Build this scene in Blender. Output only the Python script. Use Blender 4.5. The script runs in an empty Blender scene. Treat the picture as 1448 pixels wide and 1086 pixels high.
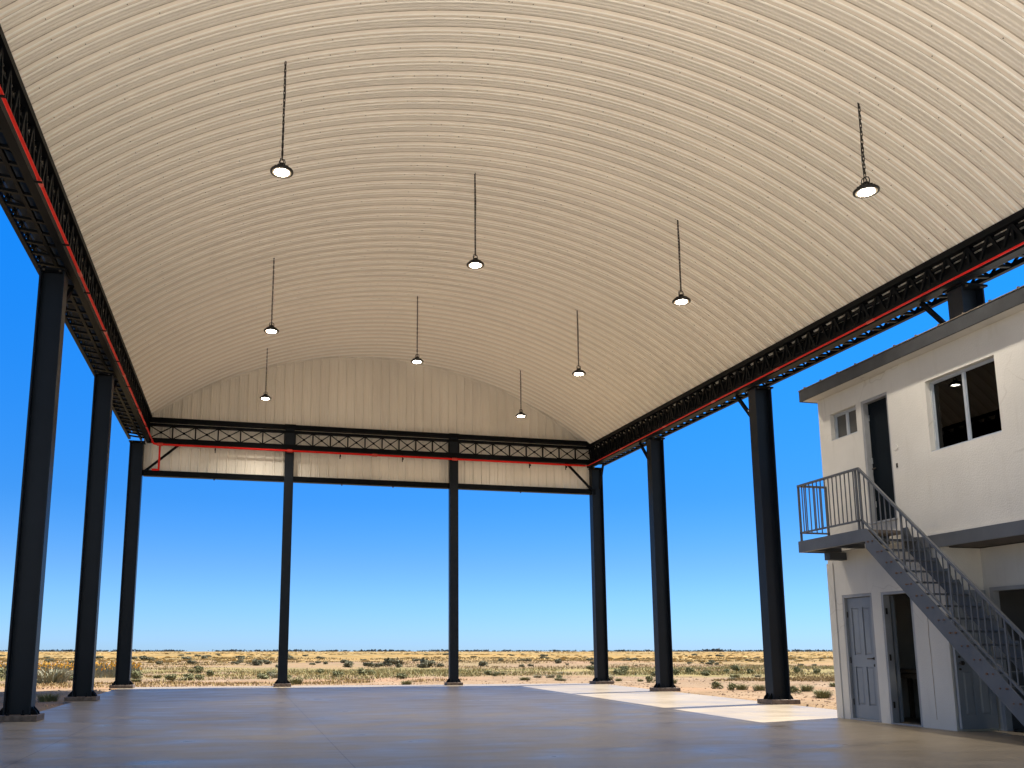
import bpy, math, random
from mathutils import Vector, noise
random.seed(7)
sc = bpy.context.scene
COL = sc.collection
PI = math.pi

# ------------------------------------------------------------------ materials
def mat(name, color, rough=0.6, metal=0.0, var=0.0, vscale=3.0, bump=0.0, bscale=30.0, spec=None, color2=None, stretch=(1, 1, 1), detail=4.0):
    m = bpy.data.materials.new(name); m.use_nodes = True
    nt = m.node_tree; N = nt.nodes; L = nt.links
    b = N['Principled BSDF']
    b.inputs['Roughness'].default_value = rough
    b.inputs['Metallic'].default_value = metal
    if spec is not None: b.inputs['Specular IOR Level'].default_value = spec
    b.inputs['Base Color'].default_value = (*color, 1)
    if var > 0 or bump > 0:
        geo = N.new('ShaderNodeNewGeometry'); mp = N.new('ShaderNodeMapping')
        mp.inputs['Scale'].default_value = stretch
        L.new(geo.outputs['Position'], mp.inputs['Vector'])
    if var > 0:
        n = N.new('ShaderNodeTexNoise'); n.inputs['Scale'].default_value = vscale; n.inputs['Detail'].default_value = detail
        L.new(mp.outputs['Vector'], n.inputs['Vector'])
        r = N.new('ShaderNodeMapRange'); r.inputs[1].default_value = 0.3; r.inputs[2].default_value = 0.7
        L.new(n.outputs['Fac'], r.inputs[0])
        mx = N.new('ShaderNodeMix'); mx.data_type = 'RGBA'
        c2 = color2 if color2 else tuple(c * (1 - var) for c in color)
        mx.inputs[6].default_value = (*color, 1); mx.inputs[7].default_value = (*c2, 1)
        L.new(r.outputs[0], mx.inputs[0]); L.new(mx.outputs[2], b.inputs['Base Color'])
    if bump > 0:
        n2 = N.new('ShaderNodeTexNoise'); n2.inputs['Scale'].default_value = bscale; n2.inputs['Detail'].default_value = 6
        L.new(mp.outputs['Vector'], n2.inputs['Vector'])
        bp = N.new('ShaderNodeBump'); bp.inputs['Strength'].default_value = bump; bp.inputs['Distance'].default_value = 0.02
        L.new(n2.outputs['Fac'], bp.inputs['Height']); L.new(bp.outputs['Normal'], b.inputs['Normal'])
    return m

def emis(name, color, s):
    m = bpy.data.materials.new(name); m.use_nodes = True
    b = m.node_tree.nodes['Principled BSDF']
    b.inputs['Base Color'].default_value = (.8, .8, .78, 1)
    b.inputs['Emission Color'].default_value = (*color, 1); b.inputs['Emission Strength'].default_value = s
    return m

M = {}
M['steel'] = mat('black_painted_steel', (.006, .0072, .009), .45, 0, .35, 2.5, .05, 60, spec=.05)
M['navy'] = mat('navy_painted_steel', (.0055, .009, .015), .42, 0, .3, 1.6, .05, 40, spec=.2)
M['plate'] = mat('rusty_base_plate', (.16, .115, .085), .75, 0, .6, 14, .2, 60)
M['bolt'] = mat('bolt_steel', (.10, .085, .07), .5, .6, .4, 30)
M['red'] = mat('red_pipe_paint', (.70, .012, .008), .5, 0, .15, 5, spec=.2)
M['redfit'] = mat('red_fitting_paint', (.62, .05, .03), .4, 0, .2, 9)
M['grey_steel'] = mat('grey_painted_steel', (.082, .084, .088), .45, 0, .25, 3, .06, 50)
M['dark_grey_steel'] = mat('dark_grey_steel', (.045, .05, .057), .5, 0, .3, 3, .06, 50)
M['rust'] = mat('rust_brown', (.12, .055, .03), .85, 0, .5, 30)
M['trim'] = mat('grey_frame_paint', (.27, .27, .27), .5, 0, .2, 4, .04, 60)
M['alu'] = mat('aluminium_frame', (.52, .54, .55), .35, .6, .1, 8)
M['door'] = mat('blue_grey_door_paint', (.185, .20, .218), .45, 0, .12, 3, .05, 40)
M['navydoor'] = mat('dark_blue_door_paint', (.006, .009, .012), .6, 0, .25, 3, spec=.04)
M['brass'] = mat('dark_bronze_hardware', (.05, .042, .034), .4, .7)
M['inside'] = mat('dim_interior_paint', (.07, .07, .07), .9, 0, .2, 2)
M['wood'] = mat('worn_table_wood', (.16, .11, .07), .7, 0, .4, 6, stretch=(1, 8, 8))
M['joint'] = mat('rust_stained_joint', (.42, .34, .255), .9, 0, .4, 9)
M['bounce_gravel'] = mat('pale_bounce_gravel', (.56, .505, .42), .9, 0, .2, 18, .5, 60)  # for the added, unseen ground that bounces sunlight onto the roof
M['black'] = mat('black_lamp_metal', (.012, .011, .010), .4, .3)
M['chain'] = mat('dark_chain_steel', (.035, .033, .03), .45, .7)
M['fascia'] = mat('charcoal_fascia_sheet', (.034, .035, .037), .65, 0, .3, 5, .1, 30, spec=.2)
M['flash'] = mat('brown_flashing', (.13, .10, .07), .6, 0, .4, 8)
M['soffit'] = mat('brown_soffit_board', (.11, .085, .066), .7, 0, .3, 4, .1, 20)
M['lens'] = emis('lit_lamp_lens', (1.0, .90, .76), 30.0)
M['reflector'] = mat('lamp_reflector', (.75, .66, .5), .3, 0)
M['screw'] = mat('screw_head', (.15, .13, .11), .5, .3)

# wall stucco with faint stains and hairline cracks
def stucco():
    m = mat('off_white_stucco', (.545, .515, .46), .88, 0, .12, 1.4, .22, 45, color2=(.485, .455, .405))
    nt = m.node_tree; N = nt.nodes; L = nt.links; b = N['Principled BSDF']
    src = b.inputs['Base Color'].links[0].from_socket
    geo = N.new('ShaderNodeNewGeometry')
    mp = N.new('ShaderNodeMapping'); mp.inputs['Scale'].default_value = (1, 5, .45); L.new(geo.outputs['Position'], mp.inputs['Vector'])
    n = N.new('ShaderNodeTexNoise'); n.inputs['Scale'].default_value = 2.2; n.inputs['Detail'].default_value = 8; L.new(mp.outputs['Vector'], n.inputs['Vector'])
    r = N.new('ShaderNodeMapRange'); r.inputs[1].default_value = .56; r.inputs[2].default_value = .80; r.inputs[4].default_value = .22; L.new(n.outputs['Fac'], r.inputs[0])
    mx = N.new('ShaderNodeMix'); mx.data_type = 'RGBA'; mx.inputs[7].default_value = (.33, .285, .225, 1)
    L.new(src, mx.inputs[6]); L.new(r.outputs[0], mx.inputs[0])
    # hairline cracks
    wn = N.new('ShaderNodeTexNoise'); wn.inputs['Scale'].default_value = 1.6; L.new(geo.outputs['Position'], wn.inputs['Vector'])
    ad = N.new('ShaderNodeMix'); ad.data_type = 'VECTOR'; ad.inputs[0].default_value = .35; L.new(geo.outputs['Position'], ad.inputs[4]); L.new(wn.outputs['Color'], ad.inputs[5])
    v = N.new('ShaderNodeTexVoronoi'); v.feature = 'DISTANCE_TO_EDGE'; v.inputs['Scale'].default_value = .9; L.new(ad.outputs[1], v.inputs['Vector'])
    lt = N.new('ShaderNodeMapRange'); lt.inputs[1].default_value = 0.0; lt.inputs[2].default_value = .006; lt.inputs[3].default_value = .30; lt.inputs[4].default_value = 0; L.new(v.outputs['Distance'], lt.inputs[0])
    n3 = N.new('ShaderNodeTexNoise'); n3.inputs['Scale'].default_value = .8; L.new(geo.outputs['Position'], n3.inputs['Vector'])
    g = N.new('ShaderNodeMapRange'); g.inputs[1].default_value = .5; g.inputs[2].default_value = .62; L.new(n3.outputs['Fac'], g.inputs[0])
    mu = N.new('ShaderNodeMath'); mu.operation = 'MULTIPLY'; L.new(lt.outputs[0], mu.inputs[0]); L.new(g.outputs[0], mu.inputs[1])
    mx2 = N.new('ShaderNodeMix'); mx2.data_type = 'RGBA'; mx2.inputs[7].default_value = (.2, .15, .11, 1)
    L.new(mu.outputs[0], mx2.inputs[0]); L.new(mx.outputs[2], mx2.inputs[6]); L.new(mx2.outputs[2], b.inputs['Base Color'])
    return m
M['stucco'] = stucco()

# roof sheet: small tone differences from panel to panel, faint grime streaks along the ribs
def roof_mat(name, c1, c2):
    m = mat(name, c1, .5, 0, 0)
    nt = m.node_tree; N = nt.nodes; L = nt.links; b = N['Principled BSDF']
    geo = N.new('ShaderNodeNewGeometry'); sp = N.new('ShaderNodeSeparateXYZ'); L.new(geo.outputs['Position'], sp.inputs[0])
    d = N.new('ShaderNodeMath'); d.operation = 'DIVIDE'; d.inputs[1].default_value = .39; L.new(sp.outputs[1], d.inputs[0])
    fl = N.new('ShaderNodeMath'); fl.operation = 'FLOOR'; L.new(d.outputs[0], fl.inputs[0])
    wn = N.new('ShaderNodeTexWhiteNoise'); wn.noise_dimensions = '1D'; L.new(fl.outputs[0], wn.inputs['W'])
    mp = N.new('ShaderNodeMapping'); mp.inputs['Scale'].default_value = (.25, 9, .25); L.new(geo.outputs['Position'], mp.inputs['Vector'])
    n = N.new('ShaderNodeTexNoise'); n.inputs['Scale'].default_value = 1.6; n.inputs['Detail'].default_value = 8; L.new(mp.outputs['Vector'], n.inputs['Vector'])
    n2 = N.new('ShaderNodeTexNoise'); n2.inputs['Scale'].default_value = .5; n2.inputs['Detail'].default_value = 5; L.new(geo.outputs['Position'], n2.inputs['Vector'])
    a = N.new('ShaderNodeMath'); a.operation = 'MULTIPLY_ADD'; a.inputs[1].default_value = .35; L.new(wn.outputs['Value'], a.inputs[0]); L.new(n.outputs['Fac'], a.inputs[2])
    a2 = N.new('ShaderNodeMath'); a2.operation = 'ADD'; L.new(a.outputs[0], a2.inputs[0]); L.new(n2.outputs['Fac'], a2.inputs[1])
    r = N.new('ShaderNodeMapRange'); r.inputs[1].default_value = .75; r.inputs[2].default_value = 1.6; L.new(a2.outputs[0], r.inputs[0])
    mx = N.new('ShaderNodeMix'); mx.data_type = 'RGBA'; mx.inputs[6].default_value = (*c1, 1); mx.inputs[7].default_value = (*c2, 1)
    L.new(r.outputs[0], mx.inputs[0]); L.new(mx.outputs[2], b.inputs['Base Color'])
    bp = N.new('ShaderNodeBump'); bp.inputs['Strength'].default_value = .25; bp.inputs['Distance'].default_value = .02
    L.new(n.outputs['Fac'], bp.inputs['Height']); L.new(bp.outputs['Normal'], b.inputs['Normal'])
    return m
M['roof'] = roof_mat('beige_roof_sheet', (.80, .745, .65), (.69, .645, .57))
M['crown'] = roof_mat('tan_rib_crown', (.87, .785, .665), (.78, .70, .59))
M['lip'] = mat('painted_rib_highlight', (.96, .92, .83), .3, 0, .08, 3)  # bright highlight lines of the ribs painted into the lip colour
M['groove_shade'] = mat('painted_groove_shade', (.56, .49, .395), .7, 0, .45, 6)  # shadow in the grooves beside the ribs, painted as darker strips
M['clad'] = mat('beige_wall_sheet', (.88, .83, .74), .6, 0, .12, .8, .05, 8, stretch=(2, 1, .5), spec=.15)

def glass(name, tint, rough=0.0, opac=.0, col=(.02, .02, .02)):
    m = bpy.data.materials.new(name); m.use_nodes = True
    nt = m.node_tree; N = nt.nodes; L = nt.links
    N.remove(N['Principled BSDF']); out = N['Material Output']
    gl = N.new('ShaderNodeBsdfGlossy'); gl.inputs['Roughness'].default_value = rough
    tr = N.new('ShaderNodeBsdfTransparent'); tr.inputs[0].default_value = (*tint, 1)
    df = N.new('ShaderNodeBsdfDiffuse'); df.inputs[0].default_value = (*col, 1)
    m1 = N.new('ShaderNodeMixShader'); m1.inputs[0].default_value = opac
    L.new(tr.outputs[0], m1.inputs[1]); L.new(df.outputs[0], m1.inputs[2])
    fr = N.new('ShaderNodeFresnel'); fr.inputs[0].default_value = 1.4
    m2 = N.new('ShaderNodeMixShader'); L.new(fr.outputs[0], m2.inputs[0]); L.new(m1.outputs[0], m2.inputs[1]); L.new(gl.outputs[0], m2.inputs[2])
    L.new(m2.outputs[0], out.inputs[0])
    return m
M['pane'] = glass('dark_window_glass', (.22, .22, .22), 0.0)
M['frost'] = glass('dusty_window_glass', (.3, .3, .3), .15, .45, (.16, .16, .15))

# polished concrete with saw cut joints
def floor_mat():
    m = bpy.data.materials.new('polished_concrete'); m.use_nodes = True
    nt = m.node_tree; N = nt.nodes; L = nt.links; b = N['Principled BSDF']
    geo = N.new('ShaderNodeNewGeometry')
    def nz(scale, detail, st=(1, 1, 1), dist=0):
        mp = N.new('ShaderNodeMapping'); mp.inputs['Scale'].default_value = st; L.new(geo.outputs['Position'], mp.inputs['Vector'])
        n = N.new('ShaderNodeTexNoise'); n.inputs['Scale'].default_value = scale; n.inputs['Detail'].default_value = detail; n.inputs['Distortion'].default_value = dist
        L.new(mp.outputs['Vector'], n.inputs['Vector']); return n.outputs['Fac']
    big = nz(.35, 6, (1, 1, 1), .6); mid = nz(1.5, 7, (.55, 1.3, 1), .5); fine = nz(26, 5)
    s = N.new('ShaderNodeMath'); s.operation = 'MULTIPLY_ADD'; s.inputs[1].default_value = .7; L.new(mid, s.inputs[0]); L.new(big, s.inputs[2])
    s2 = N.new('ShaderNodeMath'); s2.operation = 'MULTIPLY_ADD'; s2.inputs[1].default_value = .25; L.new(fine, s2.inputs[0]); L.new(s.outputs[0], s2.inputs[2])
    r = N.new('ShaderNodeMapRange'); r.inputs[1].default_value = .70; r.inputs[2].default_value = 1.25; L.new(s2.outputs[0], r.inputs[0])
    mx = N.new('ShaderNodeMix'); mx.data_type = 'RGBA'; mx.inputs[6].default_value = (.205, .168, .120, 1); mx.inputs[7].default_value = (.29, .243, .177, 1)
    L.new(r.outputs[0], mx.inputs[0])
    # joints at x = -2.3, 1.13, 5.4, 9.2 and y = 9.3, 15.5, 21.7, 27.9 (worn saw cuts)
    sp = N.new('ShaderNodeSeparateXYZ'); L.new(geo.outputs['Position'], sp.inputs[0])
    last = None
    for ax, pos in ((0, -2.3), (0, 1.13), (0, 5.4), (0, 9.2), (1, 3.0)):
        a = N.new('ShaderNodeMath'); a.operation = 'SUBTRACT'; a.inputs[1].default_value = pos; L.new(sp.outputs[ax], a.inputs[0])
        c = N.new('ShaderNodeMath'); c.operation = 'ABSOLUTE'; L.new(a.outputs[0], c.inputs[0])
        t = N.new('ShaderNodeMath'); t.operation = 'LESS_THAN'; t.inputs[1].default_value = .007; L.new(c.outputs[0], t.inputs[0])
        if last is None: last = t.outputs[0]
        else:
            mm = N.new('ShaderNodeMath'); mm.operation = 'MAXIMUM'; L.new(last, mm.inputs[0]); L.new(t.outputs[0], mm.inputs[1]); last = mm.outputs[0]
    jm = N.new('ShaderNodeMath'); jm.operation = 'MULTIPLY'; jm.inputs[1].default_value = .7; L.new(last, jm.inputs[0])
    mx2 = N.new('ShaderNodeMix'); mx2.data_type = 'RGBA'; mx2.inputs[7].default_value = (.10, .085, .07, 1)
    L.new(jm.outputs[0], mx2.inputs[0]); L.new(mx.outputs[2], mx2.inputs[6]); L.new(mx2.outputs[2], b.inputs['Base Color'])
    rr = N.new('ShaderNodeMapRange'); rr.inputs[1].default_value = .3; rr.inputs[2].default_value = .7; rr.inputs[3].default_value = .27; rr.inputs[4].default_value = .52; b.inputs['Specular IOR Level'].default_value = .075
    L.new(mid, rr.inputs[0]); L.new(rr.outputs[0], b.inputs['Roughness'])
    wav = nz(1.3, 5, (.5, 1.7, 1), .5)
    bp = N.new('ShaderNodeBump'); bp.inputs['Strength'].default_value = .5; bp.inputs['Distance'].default_value = .022
    L.new(wav, bp.inputs['Height'])
    bp2 = N.new('ShaderNodeBump'); bp2.inputs['Strength'].default_value = .06; bp2.inputs['Distance'].default_value = .01
    L.new(fine, bp2.inputs['Height']); L.new(bp.outputs['Normal'], bp2.inputs['Normal']); L.new(bp2.outputs['Normal'], b.inputs['Normal'])
    return m
M['floor'] = floor_mat()

# dry plain: sand near the slab, bands and patches of dry grass farther out
def ground_mat():
    m = bpy.data.materials.new('dry_plain'); m.use_nodes = True
    nt = m.node_tree; N = nt.nodes; L = nt.links; b = N['Principled BSDF']; b.inputs['Roughness'].default_value = .95; b.inputs['Specular IOR Level'].default_value = .1
    geo = N.new('ShaderNodeNewGeometry'); sp = N.new('ShaderNodeSeparateXYZ'); L.new(geo.outputs['Position'], sp.inputs[0])
    def nz(scale, detail, st=(1, 1, 1)):
        mp = N.new('ShaderNodeMapping'); mp.inputs['Scale'].default_value = st; L.new(geo.outputs['Position'], mp.inputs['Vector'])
        n = N.new('ShaderNodeTexNoise'); n.inputs['Scale'].default_value = scale; n.inputs['Detail'].default_value = detail
        L.new(mp.outputs['Vector'], n.inputs['Vector']); return n.outputs['Fac']
    def rng(v, a, c, o0=0., o1=1.):
        r = N.new('ShaderNodeMapRange'); r.inputs[1].default_value = a; r.inputs[2].default_value = c; r.inputs[3].default_value = o0; r.inputs[4].default_value = o1
        L.new(v, r.inputs[0]); return r.outputs[0]
    def mix(f, A, Bc):
        x = N.new('ShaderNodeMix'); x.data_type = 'RGBA'
        for i, s in ((6, A), (7, Bc)):
            if isinstance(s, tuple): x.inputs[i].default_value = (*s, 1)
            else: L.new(s, x.inputs[i])
        L.new(f, x.inputs[0]); return x.outputs[2]
    def mul(a, c):
        x = N.new('ShaderNodeMath'); x.operation = 'MULTIPLY'; L.new(a, x.inputs[0])
        if isinstance(c, float): x.inputs[1].default_value = c
        else: L.new(c, x.inputs[1])
        return x.outputs[0]
    # distance out from the slab centre
    sub = N.new('ShaderNodeVectorMath'); sub.operation = 'DISTANCE'; sub.inputs[1].default_value = (4, 14, 0); L.new(geo.outputs['Position'], sub.inputs[0])
    dist = sub.outputs['Value']
    warp = nz(.05, 4)
    ds = N.new('ShaderNodeMath'); ds.operation = 'MULTIPLY_ADD'; ds.inputs[1].default_value = 22.; L.new(warp, ds.inputs[0]); L.new(dist, ds.inputs[2])
    dw = ds.outputs[0]
    sand = mix(rng(nz(.5, 8), .35, .65), (.268, .188, .114), (.205, .136, .073))
    sand = mix(rng(nz(3.2, 9, (.5, 1.2, 1)), .50, .68, 0, .75), sand, (.21, .14, .085))
    sand = mix(rng(nz(1.1, 7, (.4, 1.3, 1)), .54, .70, 0, .6), sand, (.35, .26, .175))
    sand = mix(rng(nz(.13, 5, (.5, 1.6, 1)), .52, .62, 0, .7), sand, (.30, .175, .095))
    grassA = mix(rng(nz(.22, 7), .4, .62), (.25, .19, .075), (.165, .145, .055))
    gold = mix(rng(nz(.03, 8, (.35, 1.5, 1)), .38, .62), (.35, .21, .060), (.27, .165, .050))
    gold = mix(rng(nz(.8, 9, (1, .02, 1)), .44, .62, 0, .8), gold, (.165, .115, .042))
    gold = mix(rng(nz(.3, 9, (1, .03, 1)), .50, .66, 0, .65), gold, (.38, .265, .12))
    gold = mix(rng(nz(.012, 8, (.3, 2.2, 1)), .50, .60, 0, .75), gold, (.20, .155, .07))
    sand = mix(rng(nz(2.2, 8, (1, .22, 1)), .52, .70, 0, .65), sand, (.19, .125, .07))
    c = mix(mul(rng(dw, 38, 44), rng(nz(.16, 6, (.6, 1, 1)), .36, .52)), sand, grassA)
    c = mix(mul(rng(dw, 62, 70), rng(nz(.10, 6, (.6, 1.5, 1)), .42, .56, .55, 1.)), c, sand)
    c = mix(rng(dw, 96, 130), c, gold)
    c = mix(rng(dist, 1400, 3600, 0, .8), c, (.15, .14, .10))
    L.new(c, b.inputs['Base Color'])
    bp = N.new('ShaderNodeBump'); bp.inputs['Strength'].default_value = .8; bp.inputs['Distance'].default_value = .08
    L.new(nz(5, 9), bp.inputs['Height']); L.new(bp.outputs['Normal'], b.inputs['Normal'])
    return m
M['ground'] = ground_mat()

def leaf_mat(name, a, bcol):
    m = bpy.data.materials.new(name); m.use_nodes = True
    nt = m.node_tree; N = nt.nodes; L = nt.links; b = N['Principled BSDF']; b.inputs['Roughness'].default_value = .75; b.inputs['Specular IOR Level'].default_value = .2
    g = N.new('ShaderNodeNewGeometry')
    mx = N.new('ShaderNodeMix'); mx.data_type = 'RGBA'; mx.inputs[6].default_value = (*a, 1); mx.inputs[7].default_value = (*bcol, 1)
    L.new(g.outputs['Random Per Island'], mx.inputs[0]); L.new(mx.outputs[2], b.inputs['Base Color'])
    return m
M['shrub'] = leaf_mat('dark_shrub_leaf', (.095, .094, .052), (.165, .15, .085))
M['green'] = leaf_mat('green_shrub_leaf', (.13, .14, .058), (.23, .21, .10))
M['sage'] = leaf_mat('sage_blade', (.20, .20, .12), (.34, .30, .20))
M['straw'] = leaf_mat('straw_blade', (.42, .29, .12), (.24, .175, .07))
M['olive'] = leaf_mat('olive_blade', (.38, .31, .13), (.25, .235, .095))
M['clod'] = leaf_mat('earth_clod', (.38, .26, .165), (.27, .18, .11))
M['gold'] = leaf_mat('gold_blade', (.60, .40, .15), (.34, .25, .10))
M['orange'] = leaf_mat('orange_petal', (.80, .34, .03), (.85, .50, .08))
M['far'] = leaf_mat('far_tree_leaf', (.045, .06, .07), (.075, .085, .085))  # bluish haze of distance put into the leaf colour

# ------------------------------------------------------------------ mesh helpers
class MB:
    def __init__(s): s.v = []; s.f = []
    def quad(s, a, b, c, d):
        i = len(s.v); s.v += [tuple(a), tuple(b), tuple(c), tuple(d)]; s.f.append((i, i+1, i+2, i+3)); return s
    def tri(s, a, b, c):
        i = len(s.v); s.v += [tuple(a), tuple(b), tuple(c)]; s.f.append((i, i+1, i+2)); return s
    def box(s, x0, x1, y0, y1, z0, z1):
        i = len(s.v)
        s.v += [(x0,y0,z0),(x1,y0,z0),(x1,y1,z0),(x0,y1,z0),(x0,y0,z1),(x1,y0,z1),(x1,y1,z1),(x0,y1,z1)]
        s.f += [tuple(i+k for k in q) for q in ((0,3,2,1),(4,5,6,7),(0,1,5,4),(1,2,6,5),(2,3,7,6),(3,0,4,7))]; return s
    def bar(s, a, b, w, h, up=(0, 0, 1)):
        a = Vector(a); b = Vector(b); d = (b-a).normalized(); u = Vector(up)
        if abs(d.dot(u)) > .98: u = Vector((0, 1, 0))
        sd = d.cross(u).normalized(); u2 = sd.cross(d).normalized()
        i = len(s.v)
        for p in (a, b):
            for (p1, p2) in ((-1,-1),(1,-1),(1,1),(-1,1)): s.v.append(tuple(p + sd*(w/2*p1) + u2*(h/2*p2)))
        s.f += [tuple(i+k for k in q) for q in ((0,1,2,3),(7,6,5,4),(0,4,5,1),(1,5,6,2),(2,6,7,3),(3,7,4,0))]; return s
    def tube(s, pts, r, n=10, caps=True):
        pts = [Vector(p) for p in pts]; rs = r if isinstance(r, (list, tuple)) else [r]*len(pts)
        i0 = len(s.v); prev = None
        for k, p in enumerate(pts):
            d = (pts[min(k+1, len(pts)-1)] - pts[max(k-1, 0)]).normalized()
            if prev is None:
                ref = Vector((0,0,1)) if abs(d.z) < .9 else Vector((1,0,0)); u = d.cross(ref).normalized()
            else: u = (prev - d*prev.dot(d)).normalized()
            prev = u; w = d.cross(u)
            for j in range(n):
                t = 2*PI*j/n; s.v.append(tuple(p + (u*math.cos(t) + w*math.sin(t))*rs[k]))
        for k in range(len(pts)-1):
            for j in range(n):
                a = i0+k*n+j; b = i0+k*n+(j+1) % n; s.f.append((a, b, b+n, a+n))
        if caps:
            s.f.append(tuple(i0+j for j in reversed(range(n)))); e = i0+(len(pts)-1)*n; s.f.append(tuple(e+j for j in range(n)))
        return s
    def lathe(s, prof, n=28, c=(0, 0, 0)):
        i0 = len(s.v)
        for r, z in prof:
            for j in range(n): s.v.append((c[0]+r*math.cos(2*PI*j/n), c[1]+r*math.sin(2*PI*j/n), c[2]+z))
        for k in range(len(prof)-1):
            for j in range(n):
                a = i0+k*n+j; b = i0+k*n+(j+1) % n; s.f.append((a, b, b+n, a+n))
        return s
    def prism(s, poly, axis, a, b):   # polygon in the two other axes, extruded along axis
        i = len(s.v); n = len(poly)
        for t in (a, b):
            for p, q in poly:
                s.v.append({0: (t, p, q), 1: (p, t, q), 2: (p, q, t)}[axis])
        s.f.append(tuple(i+k for k in range(n))); s.f.append(tuple(i+n+k for k in reversed(range(n))))
        for k in range(n): s.f.append((i+k, i+n+k, i+n+(k+1) % n, i+(k+1) % n))
        return s
    def mesh(s, name, m, off=(0, 0, 0), smooth=False, recalc=True):
        me = bpy.data.meshes.new(name)
        me.from_pydata([(x-off[0], y-off[1], z-off[2]) for x, y, z in s.v], [], s.f)
        if recalc:
            import bmesh
            bm = bmesh.new(); bm.from_mesh(me); bmesh.ops.recalc_face_normals(bm, faces=bm.faces); bm.to_mesh(me); bm.free()
        if m is not None: me.materials.append(m)
        if smooth:
            for p in me.polygons: p.use_smooth = True
        me.update(); return me
    def build(s, name, m, parent=None, smooth=False, recalc=True, bevel=0):
        off = (0, 0, 0)
        p = parent
        while p is not None: off = tuple(off[i]+p.location[i] for i in range(3)); p = p.parent
        o = bpy.data.objects.new(name, s.mesh(name, m, off, smooth, recalc)); COL.objects.link(o)
        if parent is not None: o.parent = parent
        if bevel:
            bv = o.modifiers.new('edge', 'BEVEL'); bv.width = bevel; bv.segments = 2; bv.limit_method = 'ANGLE'
        return o

def tag(o, label=None, cat=None, group=None, kind=None):
    if label: o['label'] = label
    if cat: o['category'] = cat
    if group: o['group'] = group
    if kind: o['kind'] = kind
    return o
def thing(name, label, cat, loc=(0, 0, 0), group=None):
    o = bpy.data.objects.new(name, None); o.empty_display_size = .3; COL.objects.link(o); o.location = loc
    return tag(o, label, cat, group)
def link(name, me, parent=None, loc=(0, 0, 0)):
    o = bpy.data.objects.new(name, me); COL.objects.link(o); o.location = loc
    if parent is not None: o.parent = parent
    return o

# wall slab with rectangular openings. axis 0: wall in the YZ plane between x=a and x=b; axis 1: in the XZ plane
def wall_mb(mb, axis, a, b, u0, u1, z0, z1, holes):
    us = sorted({u0, u1, *[h[0] for h in holes], *[h[1] for h in holes]}); zs = sorted({z0, z1, *[h[2] for h in holes], *[h[3] for h in holes]})
    def solid(i, k):
        if i < 0 or k < 0 or i >= len(us)-1 or k >= len(zs)-1: return False
        um = (us[i]+us[i+1])/2; zm = (zs[k]+zs[k+1])/2
        return not any(h[0] < um < h[1] and h[2] < zm < h[3] for h in holes)
    P = (lambda t, u, z: (t, u, z)) if axis == 0 else (lambda t, u, z: (u, t, z))
    for i in range(len(us)-1):
        for k in range(len(zs)-1):
            if not solid(i, k): continue
            A, B_, C_, D = (us[i], zs[k]), (us[i+1], zs[k]), (us[i+1], zs[k+1]), (us[i], zs[k+1])
            for t in (a, b): mb.quad(P(t, *A), P(t, *B_), P(t, *C_), P(t, *D))
            for (di, dk, p, q) in ((-1, 0, A, D), (1, 0, B_, C_), (0, -1, A, B_), (0, 1, D, C_)):
                if not solid(i+di, k+dk): mb.quad(P(a, *p), P(a, *q), P(b, *q), P(b, *p))
    return mb

# ------------------------------------------------------------------ the hangar's measures
XL, ZL = -3.34, 9.05
def xcol(Y): return 11.65 + (Y-18)*.0732            # right hand column line
def xr(Y): return xcol(Y) - .28
def zr(Y): return 8.80 + (Y-30.2)*.0625             # right hand eave
def zlb(Y): return 8.08                             # bottom chord, left
def zrb(Y): return 7.95 + (Y-30.2)*.0495            # bottom chord, right
SAG = 2.7
def arc(Y):
    x1, z1, x2, z2 = XL, ZL, xr(Y), zr(Y)
    c = math.hypot(x2-x1, z2-z1)/2; R = (c*c+SAG*SAG)/(2*SAG)
    nx, nz = -(z2-z1)/(2*c), (x2-x1)/(2*c)
    return (x1+x2)/2+nx*(SAG-R), (z1+z2)/2+nz*(SAG-R), R
def arcz(X, Y):
    cx, cz, R = arc(Y); return cz+math.sqrt(max(R*R-(X-cx)**2, 0))

hangar = thing('hangar', 'open-sided black steel hangar with beige barrel-vault metal roof over a concrete floor', 'hangar', (4.4, 16, 0))

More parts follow.
